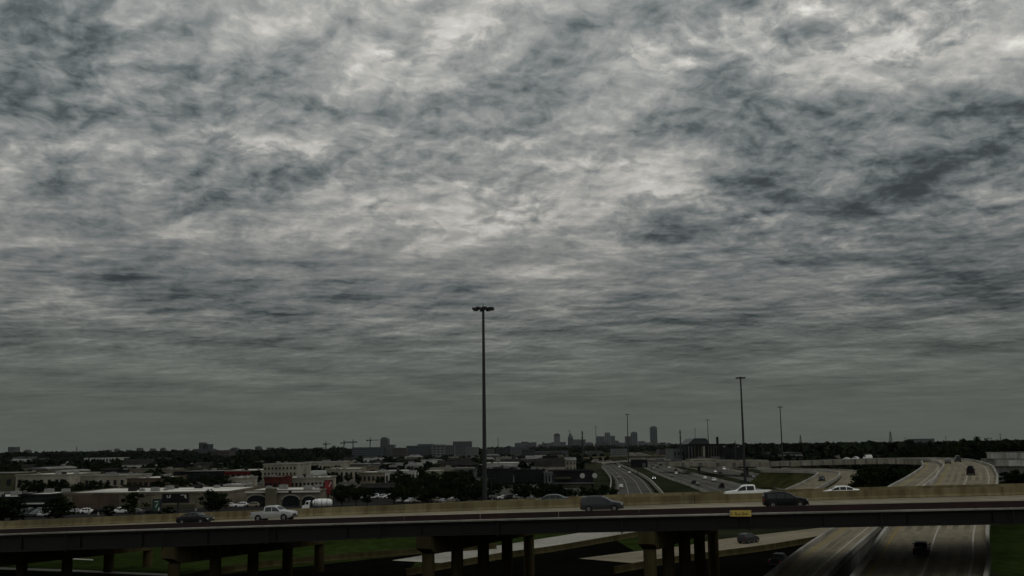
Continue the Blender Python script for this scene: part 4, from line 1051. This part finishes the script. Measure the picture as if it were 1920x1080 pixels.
# --- mid distance and medical district
MID = [(15, 29, 838, 4200, 'tower_grey', 'dark square block alone at the far left of the skyline', (4, 3, .5, .5, .1)),
       (192, 204, 844, 4500, 'tower_grey', 'low block barely topping the left treeline', None), (256, 263, 840, 4600, 'tower_grey', 'narrow pale block on the left treeline', (2, 3, .5, .5, .1)),
       (281, 287, 841, 4600, 'tower_grey', 'narrower block right of the narrow pale one', (2, 3, .5, .5, .1)), (345, 351, 842, 4700, 'tower_grey', 'small block left of the twin tower block', None),
       (373, 379, 830, 4500, 'tower_blue', 'taller thin tower of the twin tower block', (2, 6, .5, .5, .1)), (383, 391, 833, 4520, 'tower_dark', 'shorter dark tower of the twin tower block', (2, 5, .5, .5, .1)),
       (362, 396, 842, 4300, 'tower_blue', 'wide base block under the twin towers', (9, 4, .5, .5, .1)), (396, 430, 845, 3200, 'tower_rust', 'wide dark brown block right of the twin towers', (8, 3, .5, .5, .1)),
       (453, 469, 842, 4600, 'tower_grey', 'flat topped block on slender base', (4, 2, .5, .5, .1)),
       (535, 541, 843, 5200, 'tower_grey', 'thin dark block left of the crane group', None), (545, 563, 841, 5200, 'tower_grey', 'stepped pale block left of the crane group', (5, 3, .5, .5, .1)),
       (590, 604, 839, 5000, 'tower_blue', 'dark cluster block just left of the first crane', (4, 4, .5, .5, .1)),
       (660, 716, 839, 5600, 'tower_blue', 'long grey hospital block below the cranes', (16, 4, .55, .5, .1)), (713, 727, 824, 6000, 'tower_grey', 'round topped tower above the long hospital block', (4, 6, .5, .5, .1)),
       (716, 738, 834, 5700, 'tower_grey', 'hospital wing under the round topped tower', (6, 4, .5, .5, .1)), (737, 762, 840, 5200, 'tower_rust', 'low reddish block right of the hospital wing', (6, 3, .5, .5, .1)),
       (762, 808, 836, 5400, 'tower_blue', 'long blue grey slab block in the medical district', (13, 5, .5, .5, .1)), (783, 812, 833, 5600, 'tower_grey', 'higher pale slab behind the blue grey one', (8, 5, .5, .5, .1)),
       (811, 833, 834, 5300, 'tower_pale', 'pale framed block with dark middle', (3, 4, .7, .5, .1)), (833, 852, 835, 5500, 'tower_grey', 'plain grey block left of the tallest hospital', (5, 5, .5, .5, .1)),
       (849, 884, 828, 5800, 'tower_grey', 'tallest wide hospital block left of the tall mast', (9, 8, .5, .5, .1)), (874, 896, 839, 5000, 'tower_pale', 'pale lower block beside the tall mast', (6, 4, .5, .5, .1)),
       (912, 926, 842, 5000, 'tower_grey', 'small grey block just right of the tall mast', (4, 3, .5, .5, .1)), (930, 957, 840, 4800, 'tower_dark', 'dark flat block right of the tall mast', (7, 3, .5, .5, .1)),
       (955, 992, 838, 6000, 'tower_grey', 'low grey slab at the left foot of downtown', (9, 4, .5, .5, .1)), (978, 1003, 843, 4200, 'tower_dark', 'dark squat block below the left downtown towers', (6, 4, .5, .5, .1)),
       (1003, 1065, 846, 4600, 'tower_grey', 'long low grey block below the arched tower', (16, 3, .5, .6, .1)), (1100, 1130, 846, 4400, 'tower_grey', 'low grey block below the stepped tower', (8, 3, .5, .6, .1)),
       (1148, 1176, 842, 4800, 'tower_pale', 'pale low block left of the twin round topped towers', (7, 3, .5, .5, .1)), (1236, 1262, 843, 4500, 'tower_rust', 'low reddish block at the right foot of downtown', (7, 3, .5, .6, .1))]
for x0, x1, yt, D, m_, lab, wi in MID:
    D = D * .40 if x0 > 640 else (D * .55 if 355 < x0 < 440 else D)
    building(lab, x0, x1, yt, D, 40, m_, 'roof_dark', wi, 'office_block', 'building', top='round' if 'round topped tower above' in lab else 'flat', glass='glass_tower')
for i, px in enumerate((44, 78, 112, 168, 214, 236, 300, 322, 432, 478, 500, 520, 566, 622, 636)):
    wpx = random.uniform(4, 12); m_ = random.choice(['tower_grey', 'tower_blue', 'tower_dark'])
    building(f"{'broad' if wpx > 8 else 'slim'} {dict(tower_grey='grey', tower_blue='blue grey', tower_dark='dark')[m_]} block just topping the left treeline", px, px + wpx, hor(px) - random.uniform(2, 7), 4300 + random.random() * 1200, 40, m_, 'roof_dark', (2, 3, .5, .5, .1), 'office_block', 'building', random.choice(['flat', 'step']), 0, 0, 'blocks topping the left treeline', glass='glass_tower')
# --- downtown towers
DT = [(965, 978, 831, 'tower_grey', 'step', 'lowest left downtown tower with a stepped top', (5, 1)), (977, 991, 828, 'tower_blue', 'flat', 'flat topped tower second in the downtown row', (5, 1)),
      (996, 1006, 829, 'tower_grey', 'flat', 'slim flat tower left of the arched downtown tower', (4, 1)), (1016, 1021, 830, 'tower_grey', 'step', 'tiny tower left of the arched downtown tower', (2, 1)),
      (1034, 1061, 829, 'tower_grey', 'flat', 'broad block at the foot of the arched downtown tower', (8, 1)), (1038.5, 1050, 816, 'tower_dark', 'round', 'dark arched top downtown tower with a pale centre', (3, 1)),
      (1065, 1074.5, 820, 'tower_dark', 'spire', 'pointed downtown tower with a needle top', (3, 1)), (1073, 1098, 824, 'tower_grey', 'flat', 'wide flat tower right of the pointed one', (9, 1)),
      (1098, 1112, 830, 'tower_grey', 'step', 'low stepped tower left of the mast', (5, 1)), (1118.5, 1136, 818, 'tower_blue', 'flat', 'left shoulder of the wide stepped downtown tower', (6, 1)),
      (1134, 1144, 811, 'tower_pale', 'flat', 'pale tall centre of the wide stepped downtown tower', (3, 1)), (1142, 1153, 817, 'tower_grey', 'flat', 'right shoulder of the wide stepped downtown tower', (4, 1)),
      (1151, 1161, 827, 'tower_grey', 'step', 'low tower at the right foot of the wide stepped tower', (3, 1)), (1172, 1184, 818, 'tower_rust', 'flat', 'dark rust coloured flat tower of the twin pair', (4, 1)),
      (1183, 1195, 813, 'tower_blue', 'round', 'blue round topped tower of the twin pair', (4, 1)), (1196, 1223, 830, 'tower_dark', 'flat', 'dark striped slab before the tallest downtown tower', (9, 1)),
      (1197, 1209, 827, 'tower_grey', 'flat', 'low block peeping over the dark striped slab', None), (1219, 1232, 803, 'tower_blue', 'round', 'tallest downtown tower with a rounded crown', (4, 1)),
      (1231, 1240, 836, 'tower_grey', 'step', 'low block at the right foot of the tallest tower', (3, 1)), (1242, 1251, 837, 'tower_grey', 'step', 'last little tower at the right end of downtown', (3, 1)), (1060, 1120, 838, 'tower_grey', 'flat', 'long low block along the base of downtown', (16, 1))]
for i, (x0, x1, yt, m_, tp, lab, wi) in enumerate(DT):
    building(lab, x0, x1, yt, 11500 + (i % 5) * 220, 45, m_, 'roof_dark', (wi[0], wi[1], .5, .96, .03) if wi else None, 'downtown_tower', 'skyscraper', top=tp, glass='glass_tower' if 'dark arched' not in lab and 'striped' not in lab else 'tower_pale')

# small sheds and shops filling the plain, placed clear of each other
def free(x0, x1, y0, y1):
    return all(x1 < a or x0 > b or y1 < c_ or y0 > d_ for a, b, c_, d_ in FOOT)
ROADPTS = np.concatenate([np.array(FW[k][0])[:, :2] for k in FW] + [R1LN[:, :2], LOOP1[:, :2], LOOP2[:, :2]])
zones = ((0, 330, 'behind the cream shops'), (330, 650, 'around the beige loft block'), (650, 905, 'beyond the dense green grove'), (912, 1105, 'beyond the dark office block'), (1400, 1720, 'beyond the far connector bridge'))
fills = (('wall_cream', 'roof_grey', 'cream'), ('wall_white', 'roof_white', 'white'), ('wall_grey', 'roof_dark', 'grey'), ('wall_tan', 'roof_grey', 'tan'), ('wall_dark', 'roof_dark', 'dark'), ('wall_olive', 'roof_dark', 'olive'))
made = 0
for zx0, zx1, zl_ in zones:
    for i in range(60):
        D = 560 + 900 * random.random() ** 1.1 if zx0 < 1200 else 760 + 700 * random.random()
        px = random.uniform(zx0, zx1); wm_ = random.uniform(9, 30); dp = random.uniform(8, 18); hgt = random.uniform(3.4, 7.5)
        x = (px - 960) / F * D
        if not free(x - wm_ / 2, x + wm_ / 2, D, D + dp): continue
        if np.min(np.hypot(ROADPTS[:, 0] - x, ROADPTS[:, 1] - D - dp / 2)) < 38: continue
        pw = wm_ / D * F; yt = hor(px) + (H - hgt) / D * F
        wm2, rm2, cn2 = random.choice(fills); tp = random.choice(['flat', 'flat', 'flat', 'gable', 'hip'])
        nw = max(2, int(wm_ / 5))
        building(f"{'wide' if wm_ > 23 else 'small'} {cn2} {'flat roofed' if tp == 'flat' else 'pitched roof'} shed {zl_}", px - pw / 2, px + pw / 2, yt, D, dp, wm2, rm2 if tp == 'flat' else random.choice(['roof_dark', 'roof_dark', 'roof_grey']), (nw, 1, .5, .45, .08), 'shed_building', 'building', tp, random.randrange(3), 0, f'sheds {zl_}')
        made += 1
        if (i > 38): break
for i in range(30):
    px = 958 + i * 10 + random.uniform(-3, 3); wpx = random.uniform(7, 15); m_ = random.choice(['tower_grey', 'tower_blue', 'tower_dark', 'tower_pale', 'tower_rust'])
    building(f"{'broad' if wpx > 11 else 'slim'} {dict(tower_grey='grey', tower_blue='blue grey', tower_dark='dark', tower_pale='pale', tower_rust='rust brown')[m_]} block in the dense foot of downtown", px, px + wpx, random.uniform(829, 839) - (0 if px < 1240 else -2), 8200 + random.random() * 2500, 40, m_, 'roof_dark', (max(2, int(wpx / 2.5)), 4, .5, .5, .05), 'office_block', 'building', random.choice(['flat', 'flat', 'step']), 0, 0, 'blocks at the foot of downtown', glass='glass_tower')

# ------------------------------------------------------------------ trees
def leaf_mesh(clumps, n_leaf, size, m):
    vs = []; fs = []
    for (cx, cy, cz, r) in clumps:
        d = rng.normal(size=(n_leaf, 3)); d /= np.linalg.norm(d, axis=1)[:, None]
        rad = r * rng.random(n_leaf) ** .45
        p_ = d * rad[:, None] * np.array([1, 1, .8]) + np.array([cx, cy, cz])
        a = rng.normal(size=(n_leaf, 3)); a /= np.linalg.norm(a, axis=1)[:, None]
        b = np.cross(a, rng.normal(size=(n_leaf, 3))); b /= np.linalg.norm(b, axis=1)[:, None]
        s = size * (.6 + .8 * rng.random(n_leaf))[:, None]
        k = len(vs) * 4 if False else None
        q = np.stack([p_ - a * s - b * s * .5, p_ + a * s * .2 - b * s * .6, p_ + a * s + b * s * .4, p_ - a * s * .3 + b * s * .6], 1).reshape(-1, 3)
        vs.append(q)
    V = np.concatenate(vs); n = len(V) // 4
    me = bpy.data.meshes.new('crown'); me.vertices.add(len(V)); me.vertices.foreach_set('co', V.ravel().astype(np.float32))
    me.loops.add(n * 4); me.loops.foreach_set('vertex_index', np.arange(n * 4, dtype=np.int32))
    me.polygons.add(n); me.polygons.foreach_set('loop_start', np.arange(0, n * 4, 4, dtype=np.int32)); me.polygons.foreach_set('loop_total', np.full(n, 4, dtype=np.int32))
    me.materials.append(MATS[m]); me.update(calc_edges=True); return me
TREES = []
for ti in range(7):
    # unit tree: height 1, built at height 10 m and scaled
    wide = [.42, .50, .36, .55, .30, .46, .40][ti]; hgt = 10.0; base = [2.4, 1.6, 2.2, 1.8, 1.2, 2.6, 1.2][ti]
    cl = []
    for i in range(26):
        a = random.random() * 2 * math.pi; u = random.random() ** .6; zz_ = random.random()
        rr = wide * hgt * .5 * (math.sin(math.pi * (.12 + .80 * zz_)) ** .7) * u * 1.5
        cl.append((rr * math.cos(a), rr * math.sin(a), base + .6 + zz_ * (hgt - base - 1.5), .8 + .75 * random.random()))
    me = leaf_mesh(cl, 62, .30, ['foliage_a', 'foliage_b', 'foliage_c'][ti % 3])
    tr = MB(); tr.tube((0, 0, -.2), (.1, .05, base + 1.2), .24, .17, 8, False)
    for i in range(0, 26, 3):
        q = cl[i]; tr.tube((.08, .04, base + .2 + .1 * i * .5), (q[0] * .8, q[1] * .8, q[2]), .11, .03, 5, False)
    TREES.append((me, tr.mesh('trunk', 'bark')))
def tree(px, ytop, D, label, group, ti=None, zbase=0, wide=1.0):
    q = P(px, ytop, D); h = max(2.5, q.z - zbase); ti = random.randrange(7) if ti is None else ti
    t = thing('broadleaf_tree', label, 'tree', (q.x, D, zbase), random.random() * 6.28, group)
    s = h / 10; t.scale = (s * wide, s * wide, s)
    link('crown', TREES[ti][0], t); link('trunk', TREES[ti][1], t)
    return t
NT = 0
def grove(x0, x1, yt0, yt1, D0, D1, n, label, group, wide=1.25):
    for i in range(n):
        f = (i + random.random()) / n; px = x0 + (x1 - x0) * f
        u1, u2, u3 = random.random(), random.random(), random.random()
        size = 'low' if u1 > .66 else ('mid height' if u1 > .33 else 'taller'); br = 'narrow' if u3 < .4 else 'broad'
        tree(px, yt0 + (yt1 - yt0) * u1, D0 + (D1 - D0) * u2, f'{size} {br} {label}', group, None, 0, wide * (.85 + .4 * u3))
tree(107, 927, 285, 'big dark tree at the left end of the long store', None, 1, 0, 1.5)
tree(120, 938, 283, 'smaller dark tree leaning on the big one by the store', None, 3, 0, 1.3)
tree(254, 922, 300, 'round crowned dark tree before the middle of the long store', None, 3, 0, 1.35)
tree(398, 917, 310, 'dark tree at the right end of the long store', None, 1, 0, 1.3)
tree(412, 921, 305, 'second dark tree at the right end of the long store', None, 0, 0, 1.2)
tree(316, 950, 290, 'low dark shrub under the wide billboard', None, 3, 0, 1.9)
tree(205, 946, 296, 'low dark shrub by the brown wall of the long store', None, 1, 0, 1.5)
grove(36, 130, 898, 903, 470, 500, 9, 'dark tree before the cream shop panels', 'trees before the cream shops', 1.2)
grove(300, 425, 888, 902, 455, 640, 16, 'dark tree between the brick shop and the small cream shop', 'tree clump behind the long store', 1.3)
grove(460, 640, 906, 914, 380, 430, 9, 'dark tree between the arched building and the beige shops', 'trees behind the arched building', 1.2)
grove(128, 300, 899, 911, 400, 470, 16, 'dark tree in the strip behind the long store roof', 'trees behind the long store roof', 1.3)
grove(-20, 34, 929, 945, 270, 290, 5, 'black leafy tree at the left edge before the dark shops', 'trees before the dark left shops', 1.4)
grove(560, 735, 886, 896, 520, 620, 14, 'dark tree among the pale sheds left of the grove', 'trees among the pale sheds', 1.3)
grove(480, 600, 862, 868, 800, 950, 10, 'dark tree behind the loft block', 'trees behind the loft block', 1.3)
grove(632, 690, 903, 915, 330, 400, 10, 'dark tree between the tanker truck and the gabled shops', 'trees by the gabled shops', 1.2)
grove(735, 905, 878, 902, 380, 560, 34, 'leafy tree in the dense green grove left of the tall mast', 'dense grove left of the tall mast', 1.35)
grove(735, 900, 903, 918, 345, 375, 16, 'front row tree of the dense grove beside the parked cars', 'front row of the grove', 1.3)
grove(905, 1045, 900, 916, 350, 480, 18, 'dark tree in front of the dark office block', 'trees before the dark office block', 1.25)
grove(1046, 1160, 906, 922, 330, 400, 15, 'green tree below the black lodge building', 'trees below the black lodge', 1.25)
grove(1622, 1672, 868, 892, 300, 380, 24, 'dark tree between the loop ramps and the connector ramp', 'trees in the ramp hollow', 1.3)
grove(1500, 1600, 872, 880, 560, 640, 8, 'dark tree under the far connector bridge', 'trees under the far connector bridge', 1.3)
grove(1690, 1800, 836, 846, 560, 760, 16, 'dark tree behind the bend of the connector ramp', 'tall trees behind the connector bend', 1.3)
grove(1800, 1990, 820, 836, 580, 760, 24, 'dark tree on the rise above the panelled walls', 'tall trees above the panelled walls', 1.3)
tree(1812, 815, 640, 'tall round headed tree standing above the right treeline', None, 5, 0, 1.0)
tree(1830, 818, 650, 'thin pointed tree beside the tall round headed one', None, 4, 0, .8)
grove(1880, 1925, 880, 884, 380, 420, 4, 'bush on the grass right of the connector ramp', 'bushes right of the connector ramp', 1.4)
grove(0, 500, 868, 882, 700, 900, 40, 'dark tree in the nearer edge of the left woods', 'nearer edge of the left woods', 1.4)
grove(640, 1110, 862, 872, 900, 1150, 30, 'dark tree in the belt below the medical district', 'belt below the medical district', 1.4)
# far woodland: one mass nobody could count
def woodland(name, specs, leaf=46):
    parts = []
    for (x0, x1, D0, D1, n, hmin, hmax) in specs:
        D = np.sqrt(rng.uniform(D0 ** 2, D1 ** 2, n)); px = rng.uniform(x0, x1, n)
        X = (px - 960) / F * D * 1.01; h = rng.uniform(hmin, hmax, n)
        for i in range(n):
            if D[i] < 2500 and any(a - 2 < X[i] < b + 2 and c_ - 2 < D[i] < d_ + 2 for a, b, c_, d_ in FOOT): continue
            if D[i] < 1600 and np.min(np.hypot(ROADPTS[:, 0] - X[i], ROADPTS[:, 1] - D[i])) < 24: continue
            r = h[i] * (.38 + .25 * rng.random())
            d = rng.normal(size=(leaf, 3)); d /= np.linalg.norm(d, axis=1)[:, None]; d *= (rng.random(leaf) ** .4)[:, None]
            p_ = d * np.array([r, r, h[i] * .42]) + np.array([X[i], D[i], h[i] * .55])
            a = rng.normal(size=(leaf, 3)); a /= np.linalg.norm(a, axis=1)[:, None]; b = np.cross(a, rng.normal(size=(leaf, 3))); b /= np.linalg.norm(b, axis=1)[:, None]
            s = r * .33 * (.6 + .8 * rng.random(leaf))[:, None]
            parts.append(np.stack([p_ - a * s - b * s, p_ + a * s - b * s * .7, p_ + a * s + b * s, p_ - a * s * .7 + b * s], 1).reshape(-1, 3))
    V = np.concatenate(parts); n = len(V) // 4
    me = bpy.data.meshes.new(name); me.vertices.add(len(V)); me.vertices.foreach_set('co', V.ravel().astype(np.float32))
    me.loops.add(n * 4); me.loops.foreach_set('vertex_index', np.arange(n * 4, dtype=np.int32))
    me.polygons.add(n); me.polygons.foreach_set('loop_start', np.arange(0, n * 4, 4, dtype=np.int32)); me.polygons.foreach_set('loop_total', np.full(n, 4, dtype=np.int32))
    me.materials.append(MATS['foliage_far']); me.update(calc_edges=True)
    return link(name, me)
o = woodland('far_woodland', [(-60, 640, 560, 900, 200, 4, 8), (640, 1100, 620, 1150, 260, 4, 8), (-120, 660, 900, 2200, 900, 6, 11.5), (-120, 660, 2200, 4300, 1100, 13, 21), (640, 1300, 2500, 4200, 800, 8, 13), (640, 1130, 1150, 1900, 220, 4, 7), (1250, 2040, 1250, 2400, 900, 10, 18), (1500, 2040, 800, 1300, 330, 10, 17),
                              (1400, 1700, 640, 1000, 160, 6, 9), (-200, 2100, 4300, 8200, 1500, 12, 22)])
tag(o, 'far dark woodland filling the plain up to the skyline', 'woodland', kind='stuff')

# ------------------------------------------------------------------ parked cars and lamps in the lot
def lot_row(x0, x1, y, n, say, group, pal, rot=math.pi / 2):
    for i in range(n):
        px = x0 + (x1 - x0) * (i + .5 + (random.random() - .5) * .3) / n
        q = G(px, y); k = random.choice(['sedan', 'crossover', 'sedan', 'suv', 'pickup', 'crossover']); pc = random.choice(pal)
        vehicle(k, pc, (q.x, q.y, .022), rot + (random.random() - .5) * .1 + (math.pi if random.random() < .4 else 0), f'{cname[pc]} parked {kn[k]} {say}', 'parked_' + nm_of(k), 'pickup truck' if k == 'pickup' else 'car', group, lite=True)
lot_row(18, 95, 962, 5, 'in front of the dark storefront', 'cars before the dark storefront', ['paint_teal', 'paint_white', 'paint_silver', 'paint_tan'])
lot_row(14, 90, 969, 4, 'in the lot row beside the flyover', 'cars in the lot row beside the flyover', ['paint_teal', 'paint_grey', 'paint_teal', 'paint_silver'])
lot_row(125, 300, 963, 6, 'along the wall of the long store', 'cars along the long store', ['paint_white', 'paint_grey', 'paint_silver', 'paint_teal', 'paint_black'], 0.05)
lot_row(372, 480, 951, 6, 'by the dark trees at the end of the long store', 'cars by the end of the long store', ['paint_white', 'paint_silver', 'paint_tan'], .05)
lot_row(415, 475, 940, 4, 'in the lane below the tiny white shop', 'cars below the tiny white shop', ['paint_white', 'paint_silver', 'paint_grey'], .2)
lot_row(676, 740, 935, 4, 'before the gabled shops', 'cars before the gabled shops', ['paint_white', 'paint_silver', 'paint_white'], .1)
lot_row(740, 860, 938, 9, 'in the row in front of the dense grove', 'cars before the dense grove', ['paint_white', 'paint_silver', 'paint_tan', 'paint_grey'], 1.2)
lot_row(745, 870, 943, 8, 'in the near row by the dense grove', 'near row of cars by the grove', ['paint_white', 'paint_silver', 'paint_grey', 'paint_black', 'paint_tan'], 1.2)
lot_row(868, 1000, 936, 8, 'in the row beside the tall light mast', 'cars beside the tall mast', ['paint_black', 'paint_slate', 'paint_white', 'paint_grey', 'paint_silver'], .3)
lot_row(965, 1060, 924, 6, 'below the dark office block', 'cars below the dark office block', ['paint_white', 'paint_silver', 'paint_grey', 'paint_black'], .1)
def lot_lamp(px, ytop, ybase, label):
    q = G(px, ybase); h = P(px, ytop, q.y).z
    t = thing('lot_lamp', label, 'lamp post', (q.x, q.y, 0), 0, 'parking lot lamps')
    MB().tube((0, 0, -.1), (0, 0, h), .12, .08, 8).obj('pole', 'dark_steel', t, smooth=40)
    MB().tube((0, 0, -.1), (0, 0, .8), .28, .28, 10).obj('footing', 'concrete_pale', t)
    MB().box(0, 0, h + .05, 2.4, .12, .12).obj('arm', 'dark_steel', t)
    for s in (-1, 1): MB().box(s * 1.0, 0, h - .04, .7, .4, .16).obj('lamp_head', 'dark_steel', t)
for px, y0, y1, lab in ((184, 926, 966, 'lamp post before the brown panel of the long store'), (166, 946, 964, 'short lamp post by the left shrub'), (205, 938, 965, 'lamp post between the brown panel and the round tree'), (218, 941, 963, 'lamp post left of the round tree'),
                        (367, 928, 958, 'lamp post right of the wide billboard'), (281, 929, 962, 'lamp post just left of the green sign'), (590, 934, 965, 'thin lamp post in front of the tanker truck'), (922, 897, 940, 'pale lamp post just right of the tall mast'),
                        (1042, 912, 930, 'lamp post in the trees below the black lodge'), (1082, 913, 932, 'lamp post below the two gable windows'), (1287, 873, 893, 'lamp post on the freeway median'), (858, 904, 920, 'white lamp post in front of the grove')):
    lot_lamp(px, y0, y1, lab)

# prototypes are templates only
for k, o in PROTO.items():
    for ch in list(o.children):
        for s in list(ch.children): bpy.data.objects.remove(s)
        bpy.data.objects.remove(ch)
    bpy.data.objects.remove(o)

# ------------------------------------------------------------------ haze
hz = MB().box(0, 7550, 149, 24400, 16100, 300)
ho = hz.obj('haze', None); tag(ho, 'thin pale haze filling the air over the plain', 'haze', kind='stuff')
hm = bpy.data.materials.new('haze_air'); hm.use_nodes = True; nt = hm.node_tree; nt.nodes.clear()
pv = nt.nodes.new('ShaderNodeVolumePrincipled'); pv.inputs['Color'].default_value = (.86, .93, .95, 1); pv.inputs['Density'].default_value = 0.65e-5
pv.inputs['Density Attribute'].default_value = ''
mo = nt.nodes.new('ShaderNodeOutputMaterial'); nt.links.new(pv.outputs[0], mo.inputs['Volume'])
ho.data.materials.append(hm)
